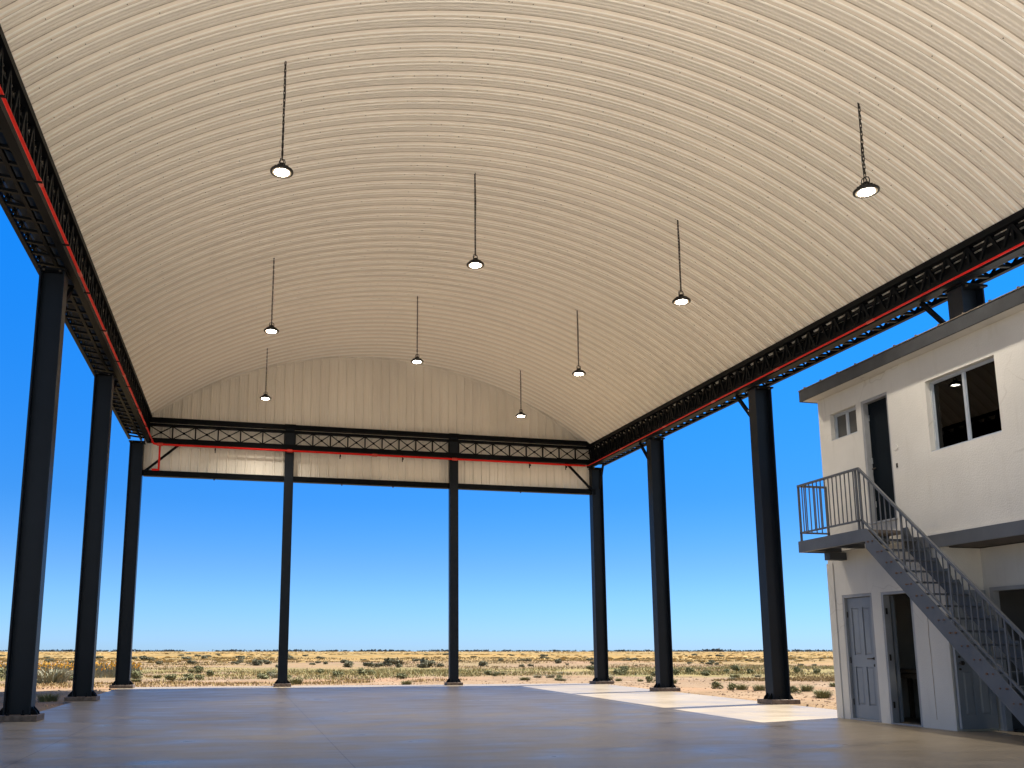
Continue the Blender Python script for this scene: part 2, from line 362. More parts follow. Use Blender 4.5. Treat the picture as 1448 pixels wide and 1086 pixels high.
# --- roof sheets: trapezoid ribs running round the arch
def roof():
    mb = MB(); N = 96
    per = .39
    prof = [(0, 0), (.070, 0), (.080, .020), (.098, .020), (.108, 0), (.13, 0), (.140, .020), (.158, .020), (.168, 0), (.204, 0), (.230, -.006), (.248, .030), (.252, .044), (.268, .048), (.276, .030), (.335, .030), (.343, .028), (.349, .048), (.365, .048), (.372, .030), (.386, -.006)]
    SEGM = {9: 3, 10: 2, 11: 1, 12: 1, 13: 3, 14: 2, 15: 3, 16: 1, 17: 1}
    SK = -.19                                    # the sheets were laid a little out of square with the walls
    YA, YE_ = 7.26, 30.55
    def pt(fr, Yk, d):
        cx, cz, R = arc(min(max(Yk, YA), YE_))
        aL = math.atan2(ZL-cz, XL-cx) + .052; aR = math.atan2(zr(Yk)-cz, xr(Yk)-cx) - .048
        X = cx+R*math.cos(aL+(aR-aL)*fr); Y = Yk+SK*(X-4.4)
        if Y < YA or Y > YE_: Y = min(max(Y, YA), YE_); d = 0
        cx, cz, R = arc(Y); aL = math.atan2(ZL-cz, XL-cx) + .052; aR = math.atan2(zr(Y)-cz, xr(Y)-cx) - .048
        t = aL+(aR-aL)*fr
        return (cx+(R-d)*math.cos(t), Y, cz+(R-d)*math.sin(t)), t
    Y0k = 7.26-4*.39; NK = 69
    ys = []
    y = Y0k
    for _ in range(NK):
        for dy, d in prof: ys.append((y+dy, d))
        y += per
    ys.append((y, 0))
    for (Y, d) in ys:
        for j in range(N+1): mb.v.append(pt(j/N, Y, d)[0])
    W = N+1
    for k in range(len(ys)-1):
        for j in range(N):
            a = k*W+j; mb.f.append((a, a+1, a+W+1, a+W))
    o = mb.build('roof', M['roof'], hangar, recalc=False)
    o.data.materials.append(M['lip']); o.data.materials.append(M['crown']); o.data.materials.append(M['groove_shade'])
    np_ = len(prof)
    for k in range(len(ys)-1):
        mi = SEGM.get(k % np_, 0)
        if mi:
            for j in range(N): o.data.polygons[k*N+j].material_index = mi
    # screws along the rib crowns and the two lap rows near the ridge
    sb = MB(); rnd = random.Random(3)
    for kk in range(NK):
        y = Y0k+kk*per; ts = []
        for q in range(2, 43):
            if rnd.random() < .42: ts.append(((q+rnd.uniform(-.12, .12))/44, y+.306+rnd.uniform(-.012, .012), .031))
        for fr in (.478, .442):
            ts.append((fr, y+.306, .031)); ts.append((fr+.002, y+.115, .001))
        for fr, yy, d in ts:
            c, t = pt(fr, yy, d)
            if c[1] < YA+.3 or c[1] > 30.3: continue
            c = Vector(c); nrm = Vector((-math.cos(t), 0, -math.sin(t))); tg = Vector((-math.sin(t), 0, math.cos(t)))
            s = .0065; h = .008
            A = [c+tg*s*p+Vector((0, s*q, 0)) for p, q in ((-1,-1),(1,-1),(1,1),(-1,1))]; Bq = [p+nrm*h for p in A]
            sb.quad(*Bq)
            for i in range(4): sb.quad(A[i], A[(i+1) % 4], Bq[(i+1) % 4], Bq[i])
    s = sb.build('roof_screws', M['screw'], o, recalc=False); tag(s, kind='stuff')
roof()

# --- end wall cladding from the low beam up to the vault
YG = 30.2
def gable():
    mb = MB(); Y0 = 30.42; per = .31
    prof = [(0, 0), (.11, 0), (.118, .012), (.136, .012), (.144, 0), (.222, 0), (.226, -.006), (.246, .046), (.282, .046), (.302, -.006), (.306, 0)]
    x = XL-.2; xs = []
    while x < xr(Y0)+.15:
        for dx, d in prof: xs.append((x+dx, d))
        x += per
    for i, (X, d) in enumerate(xs):
        z1 = arcz(X, Y0)-.002
        mb.v += [(X, Y0-d, 6.93), (X, Y0-d, 7.9), (X, Y0-d, z1)]
    for k in range(len(xs)-1):
        a = k*3
        for r in range(2): mb.f.append((a+r, a+3+r, a+4+r, a+1+r))
    g = mb.build('end_wall_cladding', M['clad'], hangar, recalc=False)
    # flashing where vault and end wall meet
    fb = MB(); n = 60
    pts = [(XL+(xr(Y0)-XL)*j/n) for j in range(n+1)]
    for j in range(n):
        a, b = pts[j], pts[j+1]
        fb.quad((a, Y0-.03, arcz(a, Y0)-.05), (b, Y0-.03, arcz(b, Y0)-.05), (b, Y0-.03, arcz(b, Y0)-.11), (a, Y0-.03, arcz(a, Y0)-.11))
        fb.quad((a, Y0-.03, arcz(a, Y0)-.11), (b, Y0-.03, arcz(b, Y0)-.11), (b, Y0, arcz(b, Y0)-.115), (a, Y0, arcz(a, Y0)-.115))
    fb.build('gable_flashing', M['clad'], g, recalc=False)
gable()

# --- columns
def column(x, y, ztop, wx, wy, plinth, label, box=False, z0=0.0):
    mb = MB(); t = .028
    zb = .10+z0
    if box:
        mb.box(x-wx/2, x+wx/2, y-wy/2, y+wy/2, zb, ztop)
    else:
        mb.box(x-wx/2, x-wx/2+t, y-wy/2, y+wy/2, zb, ztop); mb.box(x+wx/2-t, x+wx/2, y-wy/2, y+wy/2, zb, ztop)
        mb.box(x-wx/2+t, x+wx/2-t, y-.012, y+.012, zb, ztop)
    c = mb.build('column', M['navy'], hangar); c['label'] = label
    if z0 == 0:
        hp = plinth/2
        MB().box(x-hp, x+hp, y-hp*.85, y+hp*.85, .001, .10).build('base_plate', M['plate'], c, bevel=.006)
        for sx in (-1, 1):
            xx = x+sx*wx/2; e = hp-wx/2-.03
            for sy in (-.55, .55):
                yy = y+sy*wy/2
                MB().prism([(xx+sx*.001, .101), (xx+sx*e, .101), (xx+sx*e*.8, .15), (xx+sx*.001, .24)] if sx > 0 else [(xx-.001, .101), (xx-.001, .24), (xx-e*.8, .15), (xx-e, .101)], 1, yy-.012, yy+.012).build('gusset', M['steel'], c)
        for sy in (-1, 1):
            for sx in (-.55, .55):
                xx = x+sx*wx/2; yy = y+sy*(hp*.85-.06)
                b = MB().tube([(xx, yy, .1), (xx, yy, .132)], .03, 6); b.tube([(xx, yy, .13), (xx, yy, .19)], .014, 8); b.build('anchor_bolt', M['steel'], c)
    # cap plate with bolts
    MB().box(x-wx/2-.03, x+wx/2+.03, y-wy/2-.05, y+wy/2+.05, ztop+.001, ztop+.035).build('cap_plate', M['steel'], c)
    for sx in (-1, 1):
        for sy in (-1, 1): MB().tube([(x+sx*wx*.32, y+sy*(wy/2+.025), ztop-.02), (x+sx*wx*.32, y+sy*(wy/2+.025), ztop+.001)], .022, 6).build('cap_bolt', M['bolt'], c)
    return c
left_cols = [(-3.66, 16.5), (-3.68, 22.75), (-3.72, 30.2)]
right_cols = [(xcol(11.3), 11.3), (11.66, 18.0), (12.09, 24.4), (12.56, 30.3)]
for i, (x, y) in enumerate(left_cols):
    column(x, y, zlb(y)-.10, .43, .30, .70, ['nearest navy H-section column on the left side', 'middle navy H-section column on the left side', 'far left corner column under the end truss'][i])
for i, (x, y) in enumerate(right_cols):
    column(x, y, zrb(y)-.10, .43, .30, .70, z0=2.95 if i == 0 else 0, label=['dark column rising above the white building roof', 'navy H-section column closest to the white building', 'middle navy H-section column on the right side', 'far right corner column under the end truss'][i])
column(-3.65, 9.4, zlb(9)-.10, .43, .30, .70, 'navy H-section column holding the front end of the left girder')
for x, y, l in ((1.27, 30.22, 'left of the two slim black columns across the far end'), (7.08, 30.22, 'right of the two slim black columns across the far end')):
    column(x, y, 8.84, .31, .22, .56, l, box=True)

# --- side box girders
def side_girder(xi, xo, zt, zb, y0, y1, label):
    # inner chords at xi, outer at xo; the outer top follows the roof slope
    drop = .60
    zo = lambda Y: max(zt(Y)-drop, zb(Y)+.30)
    S = 1 if xo(20) > xi(20) else -1
    g = MB()
    n = 6
    for k in range(n):
        a = y0+(y1-y0)*k/n; b = y0+(y1-y0)*(k+1)/n
        g.bar((xi(a), a, zt(a)-.09), (xi(b), b, zt(b)-.09), .11, .11)
        g.bar((xi(a), a, zb(a)+.02), (xi(b), b, zb(b)+.02), .13, .13)
        g.bar((xo(a), a, zb(a)+.10), (xo(b), b, zb(b)+.10), .08, .08)
        g.bar((xo(a), a, zo(a)+.0), (xo(b), b, zo(b)+.0), .09, .09)
        # middle rails of the box
        m = lambda Y: (xi(Y)*.6+xo(Y)*.4)
        g.bar((m(a), a, zb(a)+.06), (m(b), b, zb(b)+.06), .06, .06)
        g.bar((xi(a)+S*.03, a, (zt(a)*.62+zb(a)*.38)), (xi(b)+S*.03, b, (zt(b)*.62+zb(b)*.38)), .05, .05)
        g.bar((xi(a)+S*.03, a, (zt(a)*.25+zb(a)*.75)), (xi(b)+S*.03, b, (zt(b)*.25+zb(b)*.75)), .05, .05)
    o = g.build('side_girder', M['steel'], hangar); o['label'] = label
    # gutter beam (solid channel) inside the box
    gb = MB()
    for k in range(n):
        a = y0+(y1-y0)*k/n; b = y0+(y1-y0)*(k+1)/n
        xm = lambda Y: xi(Y)*.58+xo(Y)*.42
        za = lambda Y: zb(Y)+.16
        zc = lambda Y: min(zt(Y)-.47, zb(Y)+.55)
        gb.quad((xm(a), a, za(a)), (xm(b), b, za(b)), (xm(b), b, zc(b)), (xm(a), a, zc(a)))
        gb.quad((xm(a), a, za(a)), (xm(b), b, za(b)), (xo(b)-S*.10, b, zb(b)+.27), (xo(a)-S*.10, a, zb(a)+.27))
        gb.quad((xi(a)+S*.10, a, zb(a)+.05), (xi(b)+S*.10, b, zb(b)+.05), (xi(b)+S*.10, b, zt(b)-.25), (xi(a)+S*.10, a, zt(a)-.25))
        gb.quad((xi(a)+S*.10, a, zb(a)+.07), (xi(b)+S*.10, b, zb(b)+.07), (xm(b), b, za(b)), (xm(a), a, za(a)))
    gb.build('gutter_beam', M['steel'], o, recalc=False)
    inner = MB(); outer = MB(); rungs = MB(); y = y0; k = 0; p = .45
    while y+p < y1:
        a, b, c = y, y+p/2, y+p
        inner.bar((xi(a), a, zt(a)-.12), (xi(b), b, zb(b)+.06), .035, .05); inner.bar((xi(b), b, zb(b)+.06), (xi(c), c, zt(c)-.12), .035, .05)
        if k % 2 == 0: inner.bar((xi(a)+S*.02, a, zt(a)-.12), (xi(a)+S*.02, a, zb(a)+.05), .045, .045)
        outer.bar((xo(a), a, zo(a)-.02), (xo(b), b, zb(b)+.12), .03, .035); outer.bar((xo(b), b, zb(b)+.12), (xo(c), c, zo(c)-.02), .03, .035)
        rungs.bar((xi(b), b, zb(b)+.03), (xo(b), b, zb(b)+.10), .06, .045)
        rungs.bar((xi(a), a, zt(a)-.11), (xo(a), a, zo(a)-.01), .05, .05)
        if k % 4 == 0: rungs.bar((xi(a), a, zb(a)+.04), (xo(a), a, zo(a)-.02), .035, .035)
        y += p; k += 1
    inner.build('inner_lattice', M['steel'], o); outer.build('outer_lattice', M['steel'], o); rungs.build('cross_ties', M['steel'], o)
    return o
side_girder(lambda Y: -3.37, lambda Y: -4.00, lambda Y: ZL-.02, zlb, 7.3, 30.4, 'black lattice box girder along the left eave')
side_girder(lambda Y: xr(Y)+.03, lambda Y: xr(Y)+.64, lambda Y: zr(Y)-.02, zrb, 7.3, 30.4, 'black lattice box girder along the right eave, above the white building')

# --- end truss with crossed braces, low beam
def gable_truss():
    g = MB(); y = YG-.04
    xa, xb = -3.45, 12.55
    g.box(xa, xb, y-.10, y+.10, 8.72, 8.86)
    t = g.build('end_truss', M['steel'], hangar); t['label'] = 'black end truss with a row of crossed braces'
    MB().box(xa+.1, xb-.1, y-.07, y+.07, 8.58, 8.66).build('top_flange', M['steel'], t)
    MB().box(xa+.1, xb-.1, y-.08, y+.08, 8.00, 8.16).build('bottom_chord', M['steel'], t)
    for (u0, u1, n) in ((-3.35, 1.09, 6), (1.45, 6.90, 9), (7.26, 12.35, 8)):
        w = (u1-u0)/n
        for i in range(n+1):
            x = u0+i*w
            MB().box(x-.022, x+.022, y-.025, y+.025, 8.162, 8.578).build('truss_post', M['steel'], t)
            if i < n:
                c = MB(); c.bar((x+.03, y-.012, 8.17), (x+w-.03, y-.012, 8.57), .022, .03); c.bar((x+.03, y+.014, 8.57), (x+w-.03, y+.014, 8.17), .022, .03)
                c.box(x+w/2-.04, x+w/2+.04, y-.004, y+.006, 8.33, 8.41)
                c.build('cross_brace', M['steel'], t)
    b = MB().box(-3.5, 12.5, YG+.0, YG+.18, 6.90, 7.08).build('low_beam', M['steel'], hangar, bevel=.01)
    MB().box(-3.48, 12.48, YG-.03, YG+.19, 6.885, 6.898).build('beam_flange', M['steel'], b)
    for x in (-1.2, 3.1, 4.9, 9.6): MB().tube([(x, YG+.05, 6.83), (x, YG+.05, 6.884)], .022, 8).build('beam_bolt', M['brass'], b)
    return t
gable_truss()
# knee braces
def knee(a, b, w=.07): MB().bar(a, b, w, w).build('knee_brace', M['steel'], hangar)
knee((-3.45, YG-.06, 7.0), (-2.35, YG-.06, 8.0)); knee((12.36, YG-.06, 7.0), (11.35, YG-.06, 8.0))
for x, y in left_cols[:2]: knee((x+.05, y+.16, zlb(y)-.85), (x+.15, y+.85, zlb(y)-.02))
for x, y in right_cols[:3]: knee((x-.05, y+.16, zrb(y)-.85), (x-.12, y+.80, zrb(y)-.02))
knee((12.62, 30.1, 7.1), (12.45, 29.3, 7.88))

# ------------------------------------------------------------------ fire pipe: left eave, end truss, right eave
pipe = thing('fire_pipe', 'red fire pipe running along both eaves and across the far end of the hangar', 'pipe', (4.4, 30, 7.9))
yp = YG-.17
def offs(fn): return fn
Lp = [(-3.22, 7.4, 8.03), (-3.22, 10, 8.03), (-3.22, 20, 8.03), (-3.22, yp-.15, 8.03)]
MB().tube(Lp, .025, 10).build('pipe_run', M['red'], pipe, smooth=True)
MB().tube([(-3.22, yp-.15, 8.03), (-3.22, yp-.04, 8.0), (-3.18, yp, 7.95), (-3.05, yp, 7.93), (0, yp, 7.93), (4.5, yp, 7.925), (9, yp, 7.92), (12.05, yp, 7.915)], .036, 10).build('pipe_run', M['red'], pipe, smooth=True)
Rp = [(xr(Y)-.12, Y, zrb(Y)-.03) for Y in (yp-.3, 25, 20, 15, 10, 7.4)]
MB().tube([(12.05, yp, 7.915), (12.12, yp-.08, 7.915)] + Rp, .017, 10).build('pipe_run', M['red'], pipe, smooth=True)
MB().tube([(-2.98, yp, 7.93), (-2.98, yp, 7.05)], .034, 10).tube([(-2.98, yp, 7.07), (-3.2, yp, 7.07)], .034, 10).build('pipe_drop', M['red'], pipe, smooth=True)
for p in ((-2.98, yp, 7.93), (1.27, yp, 7.93), (7.08, yp, 7.92), (4.2, yp, 7.925)):
    MB().tube([(p[0]-.09, p[1], p[2]), (p[0]+.09, p[1], p[2])], .056, 12).build('pipe_coupling', M['redfit'], pipe)
for Y in (13.2, 16.5, 19.6, 22.75, 26.4):
    MB().tube([(-3.22, Y-.1, 8.03), (-3.22, Y+.1, 8.03)], .033, 12).build('pipe_coupling', M['redfit'], pipe)
    x = xr(Y)-.12; MB().tube([(x-.005, Y-.1, zrb(Y)-.035), (x+.005, Y+.1, zrb(Y)-.025)], .024, 12).build('pipe_coupling', M['redfit'], pipe)
for x in (-1.2, 3.0, 5.2, 9.9, 11.3):
    h = MB(); h.box(x-.02, x+.02, yp-.055, yp+.055, 7.80, 7.862); h.box(x-.015, x+.015, yp+.056, yp+.075, 7.74, 8.0); h.build('pipe_hanger', M['steel'], pipe)
for k in range(9):
    Y = 11+k*2.1
    MB().box(-3.275, -3.165, Y-.02, Y+.02, 7.968, 7.985).build('pipe_hanger', M['steel'], pipe)

# ------------------------------------------------------------------ pendant lamps
def ring_mb(R, r, c, tilt):
    m = MB(); pts = [(c[0]+R*math.cos(t)*math.cos(tilt), c[1]+R*math.cos(t)*math.sin(tilt), c[2]+R*math.sin(t)) for t in [2*PI*i/14 for i in range(15)]]
    return m.tube(pts, r, 6, False)
hous = MB().lathe([(.0, .135), (.045, .135), (.05, .13), (.052, .07), (.075, .055), (.15, .030), (.182, .012), (.186, 0), (.182, -.018), (.168, -.024), (.152, -.020)], 32)
for k in range(14):
    t = 2*PI*k/14; c, s = math.cos(t), math.sin(t)
    hous.bar((c*.05, s*.05, .085), (c*.135, s*.135, .045), .006, .03)
ME_h = hous.mesh('lamp_housing', M['black'], smooth=True)
ME_l = MB().lathe([(.0, -.0205), (.115, -.0205), (.118, -.018)], 32).mesh('lamp_lens', M['lens'])
ME_r = MB().lathe([(.118, -.018), (.152, -.0215)], 32).mesh('reflector_ring', M['reflector'])
bail = MB(); bail.tube([(-.05, 0, .10), (-.062, 0, .16), (-.05, 0, .205), (-.012, 0, .225), (.012, 0, .225), (.05, 0, .205), (.062, 0, .16), (.05, 0, .10)], .008, 6)
bail.tube([(0, -.05, .10), (0, -.058, .15), (0, -.045, .195), (0, 0, .215), (0, .045, .195), (0, .058, .15), (0, .05, .10)], .008, 6)
ME_b = bail.mesh('hanging_loop', M['black'], smooth=True)
SPOT = bpy.data.lights.new('lamp_light', 'SPOT'); SPOT.energy = 410; SPOT.spot_size = math.radians(126); SPOT.spot_blend = 1.0; SPOT.shadow_soft_size = .11; SPOT.color = (1.0, .92, .80)
def lamp(x, y, ztop, z, label, tilt=(0, 0)):
    t = thing('pendant_lamp', label, 'lamp', (x, y, z), 'pendant lamps hanging from the vault')
    t.rotation_euler = (0, 0, random.uniform(0, PI))
    link('housing', ME_h, t); link('lens', ME_l, t); link('reflector', ME_r, t); link('hanging_loop', ME_b, t)
    sp = link('lamp_light', SPOT, t); sp.location = (0, 0, -.03)
    m = MB(); zz = .215; k = 0; L = .085; top = ztop-z-.10
    while zz < top:
        a = (k % 2)*PI/2; w = .013; ca, sa = math.cos(a)*w, math.sin(a)*w
        for s in (-1, 1): m.bar((s*ca, s*sa, zz), (s*ca, s*sa, zz+L), .0095, .0095)
        m.bar((-ca, -sa, zz), (ca, sa, zz), .0095, .0095); m.bar((-ca, -sa, zz+L), (ca, sa, zz+L), .0095, .0095)
        zz += L-.018; k += 1
    m.tube([(.012, .006, .2), (.02, .012, (top)*.35), (.016, -.01, top*.7), (.012, 0, top)], .006, 5)
    link('chain', m.mesh('chain', M['chain']), t)
    h = MB(); h.box(-.045, .045, -.03, .03, ztop-z-.052, ztop-z-.038); h.tube([(0, 0, zz-.02), (0, 0, ztop-z-.045)], .009, 6)
    link('ceiling_hook', h.mesh('ceiling_hook', M['chain']), t)
for a in ((.30, 13.38, 10.83, 8.76, 'largest lit lamp on the upper left, on the longest chain'),
          (4.40, 16.76, 11.24, 9.10, 'lit lamp hanging near the centre of the vault, frontmost of the middle row'),
          (8.74, 10.44, 9.41, 7.88, 'lit lamp nearest the white building, high on the right of the vault'),
          (8.39, 15.50, 10.00, 8.16, 'second lit lamp of the right row, behind the big nearest one'),
          (.36, 21.2, 10.94, 8.94, 'second lit lamp of the left row, mid-way to the end wall'),
          (4.55, 24.0, 11.47, 9.39, 'lit lamp at the crown of the end wall, rear of the middle row'),
          (8.50, 21.48, 10.38, 8.52, 'third lit lamp of the right row, just before the smallest right one'),
          (.37, 28.28, 11.02, 9.24, 'small farthest lamp of the left row, seen against the end wall'),
          (8.83, 27.66, 10.67, 9.00, 'small farthest lamp of the right row, seen against the end wall')):
    lamp(*a)

# ------------------------------------------------------------------ white two-storey building
bld = thing('white_building', 'two-storey off-white stucco building with dark flat roof edge on the right', 'building', (10.2, 11, 0))
X0 = 10.2
YF = 13.95
low = wall_mb(MB(), 0, X0, X0+.16, 11.28, YF, -.2, 2.88, [(12.87, 13.63, .0, 2.12), (11.95, 12.65, .0, 2.11)]).build('lower_wall', M['stucco'], bld)
jm = MB()
rj = random.Random(9); yy = 11.66; z = 2.66
while z > .15:
    z2 = max(.12, z-rj.uniform(.08, .25)); y2 = 11.66+rj.uniform(-.008, .008)
    jm.bar((X0-.002, yy, z), (X0-.002, y2, z2), .005, rj.uniform(.004, .010)); z = z2; yy = y2
jm.build('rusty_joint', M['joint'], low)
MB().box(X0-.018, X0-.001, 13.80, YF+.015, -.05, 2.70).build('corner_strip', M['stucco'], low)
wall_mb(MB(), 1, 11.28, 11.40, X0+.161, 10.92, -.2, 2.70, []).build('return_wall', M['stucco'], bld)
wall_mb(MB(), 0, 10.92, 11.06, 5.5, 11.279, -.2, 2.70, [(8.0, 11.16, 0, 2.10)]).build('recessed_wall', M['stucco'], bld)
upl = wall_mb(MB(), 0, X0+.03, X0+.20, 12.10, YF, 2.90, 5.74, [(12.13, 12.80, 3.28, 5.40), (12.93, 13.63, 4.90, 5.39)]).build('upper_wall', M['stucco'], bld)
upr = wall_mb(MB(), 0, X0-.015, X0+.20, 5.5, 12.098, 2.90, 5.74, [(9.94, 11.26, 4.17, 5.29)]).build('upper_wall', M['stucco'], bld)
wall_mb(MB(), 1, YF-.16, YF-.002, X0+.201, 15.0, -.2, 5.74, []).build('end_wall', M['stucco'], bld)
wall_mb(MB(), 1, 5.5, 5.66, X0+.201, 15.0, 2.9, 5.74, []).build('end_wall', M['stucco'], bld)
wall_mb(MB(), 1, 5.5, 5.66, 11.061, 15.0, -.2, 2.7, []).build('end_wall', M['stucco'], bld)
wall_mb(MB(), 0, 15.001, 15.16, 5.5, YF-.002, -.2, 5.74, []).build('back_wall', M['stucco'], bld)
MB().box(X0-.01, 15.0, 5.502, 5.658, 2.701, 2.899).build('end_wall', M['stucco'], bld)
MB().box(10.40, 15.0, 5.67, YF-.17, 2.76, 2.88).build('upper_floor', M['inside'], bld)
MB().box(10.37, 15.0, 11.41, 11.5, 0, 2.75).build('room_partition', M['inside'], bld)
# soffit of the overhang, grey edge beam, upper wall drip line
MB().box(10.262, 10.918, 5.5, 11.278, 2.715, 2.735).build('soffit', M['soffit'], bld)
eb = MB(); eb.box(10.15, 10.162, 5.5, 11.93, 2.70, 2.895); eb.box(10.163, 10.185, 5.5, 11.27, 2.70, 2.712); eb.box(10.163, 10.185, 5.5, 11.93, 2.883, 2.895)
eb.build('edge_beam', M['grey_steel'], bld)
MB().box(10.165, 10.184, 5.5, 12.09, 2.897, 2.925).build('drip_edge', M['stucco'], bld)
# roof
rf = MB().box(9.97, 15.5, 5.2, 14.05, 5.742, 5.90).build('roof', M['stucco'], bld)
fa = MB(); fa.box(9.94, 9.968, 5.2, 14.08, 5.735, 5.94); fa.box(9.969, 15.5, 14.052, 14.08, 5.735, 5.94); fa.build('fascia', M['fascia'], rf)
fl = MB(); fl.box(9.93, 10.05, 5.2, 14.09, 5.942, 5.955)
y = 13.9
while y > 6: fl.box(9.926, 9.96, y-.012, y+.012, 5.957, 5.975); y -= .47
fl.build('roof_flashing', M['flash'], rf)

def panel_door(name, y0, y1, z0, z1, x, m, parent):
    """four panel leaf in the plane x (front face), between y0 and y1"""
    d = MB(); w = y1-y0; st = .10*w/.66; mid = (y0+y1)/2; t = .04
    zs = [z0, z0+.22, z0+.86, z0+1.06, z1-.17, z1]
    d.box(x, x+t, y0, y0+st, z0, z1); d.box(x, x+t, y1-st, y1, z0, z1)
    d.box(x, x+t, y0+st, y1-st, zs[0], zs[1]); d.box(x, x+t, y0+st, y1-st, zs[2], zs[3]); d.box(x, x+t, y0+st, y1-st, zs[4], zs[5])
    for (a, b) in ((zs[1], zs[2]), (zs[3], zs[4])):
        d.box(x, x+t, mid-.045, mid+.045, a, b)
        for (ya, yb) in ((y0+st, mid-.045), (mid+.045, y1-st)):
            d.box(x+.016, x+t-.004, ya, yb, a, b)
            # raised field with sloped edges
            i = .012; j = .04; v = [(x+.0155, ya+i, a+i), (x+.0155, yb-i, a+i), (x+.0155, yb-i, b-i), (x+.0155, ya+i, b-i)]; u = [(x+.004, ya+j, a+j), (x+.004, yb-j, a+j), (x+.004, yb-j, b-j), (x+.004, ya+j, b-j)]
            d.quad(*u)
            for q in range(4): d.quad(v[q], v[(q+1) % 4], u[(q+1) % 4], u[q])
    return d.build(name, m, parent, recalc=True)

def hardware(parent, y, z, x, s=1):
    h = MB(); h.tube([(x, y, z), (x-.012, y, z)], .026, 14); h.tube([(x-.012, y, z), (x-.05, y, z)], .011, 8); h.tube([(x-.05, y, z), (x-.052, y+s*.11, z-.004)], .010, 8)
    h.build('handle', M['brass'], parent)
    k = MB(); k.tube([(x, y, z-.11), (x-.012, y, z-.11)], .024, 14); k.box(x-.018, x-.010, y-.004, y+.004, z-.125, z-.10); k.build('lock', M['brass'], parent)

def frame_mb(x0, x1, y0, y1, z0, z1, w, sill=False):
    f = MB(); f.box(x0, x1, y0, y0+w, z0, z1); f.box(x0, x1, y1-w, y1, z0, z1); f.box(x0, x1, y0+w, y1-w, z1-w, z1)
    if sill: f.box(x0, x1, y0+w, y1-w, z0, z0+w)
    return f
# closed ground floor door
d1 = panel_door('door', 12.925, 13.575, .03, 2.06, X0+.055, M['door'], bld); d1['label'] = 'closed blue-grey four-panel door on the ground floor'
frame_mb(X0+.004, X0+.10, 12.871, 13.629, .002, 2.118, .05).build('door_frame', M['trim'], d1)
MB().box(X0-.01, X0+.15, 12.873, 13.627, .002, .026).build('threshold', M['trim'], d1)
hardware(d1, 12.985, 1.03, X0+.055, 1)
for z in (.30, 1.0, 1.78):
    MB().tube([(X0+.045, 13.577, z-.05), (X0+.045, 13.577, z+.05)], .011, 8).build('hinge', M['brass'], d1)
# open ground floor doorway: leaf swung inside
d2 = MB().box(X0+.175, X0+.215, 12.61, 13.25, .03, 2.05).build('door', M['door'], bld); d2['label'] = 'open door leaf swung into the dark ground-floor room'
frame_mb(X0+.004, X0+.12, 11.951, 12.649, .002, 2.108, .045).build('door_frame', M['trim'], d2)
MB().box(X0-.008, X0+.15, 11.953, 12.647, .002, .02).build('threshold', M['trim'], d2)
k = MB()
for z in (.3, 1.05, 1.8): k.box(X0+.03, X0+.06, 12.59, 12.603, z-.05, z+.05)
k.build('hinge', M['brass'], d2)
# garage opening and its leaf folded back against the return wall
def leaf_y(name, x0, x1, z0, z1, y, m, parent):
    d = MB(); w = x1-x0; st = .09; mid = (x0+x1)/2; t = .04
    zs = [z0, z0+.20, z0+.84, z0+1.05, z1-.16, z1]
    d.box(x0, x0+st, y-t, y, z0, z1); d.box(x1-st, x1, y-t, y, z0, z1)
    for a, b in ((zs[0], zs[1]), (zs[2], zs[3]), (zs[4], zs[5])): d.box(x0+st, x1-st, y-t, y, a, b)
    for a, b in ((zs[1], zs[2]), (zs[3], zs[4])):
        d.box(mid-.045, mid+.045, y-t, y, a, b)
        for xa, xb in ((x0+st, mid-.045), (mid+.045, x1-st)):
            d.box(xa, xb, y-t+.014, y-.004, a, b)
            i, j = .012, .038; Y1, Y2 = y-t+.0135, y-t+.003
            v = [(xa+i, Y1, a+i), (xb-i, Y1, a+i), (xb-i, Y1, b-i), (xa+i, Y1, b-i)]; u = [(xa+j, Y2, a+j), (xb-j, Y2, a+j), (xb-j, Y2, b-j), (xa+j, Y2, b-j)]
            d.quad(*u)
            for q in range(4): d.quad(v[q], v[(q+1) % 4], u[(q+1) % 4], u[q])
    return d.build(name, m, parent)
d3 = leaf_y('door', 10.235, 10.865, .03, 2.06, 11.25, M['door'], bld); d3['label'] = 'panelled door leaf standing open beneath the stairs'
hk = MB(); hk.tube([(10.285, 11.21, .98), (10.285, 11.165, .98)], .012, 8); hk.tube([(10.285, 11.17, .98), (10.285, 11.14, .98)], .032, 12); hk.build('handle', M['brass'], d3)
lk = MB()
for dz in (-.09, .09): lk.tube([(10.285, 11.21, .98+dz), (10.285, 11.196, .98+dz)], .018, 10)
lk.build('lock', M['brass'], d3)
MB().box(10.228, 10.234, 11.21, 11.25, .03, 2.06).build('leaf_edge', M['trim'], d3)
gf = MB(); gf.box(10.895, 11.0, 11.10, 11.158, .002, 2.098); gf.box(10.895, 11.0, 8.0, 8.05, .002, 2.098); gf.box(10.895, 11.0, 8.05, 11.10, 2.04, 2.098)
gf.build('doorway_frame', M['trim'], bld)
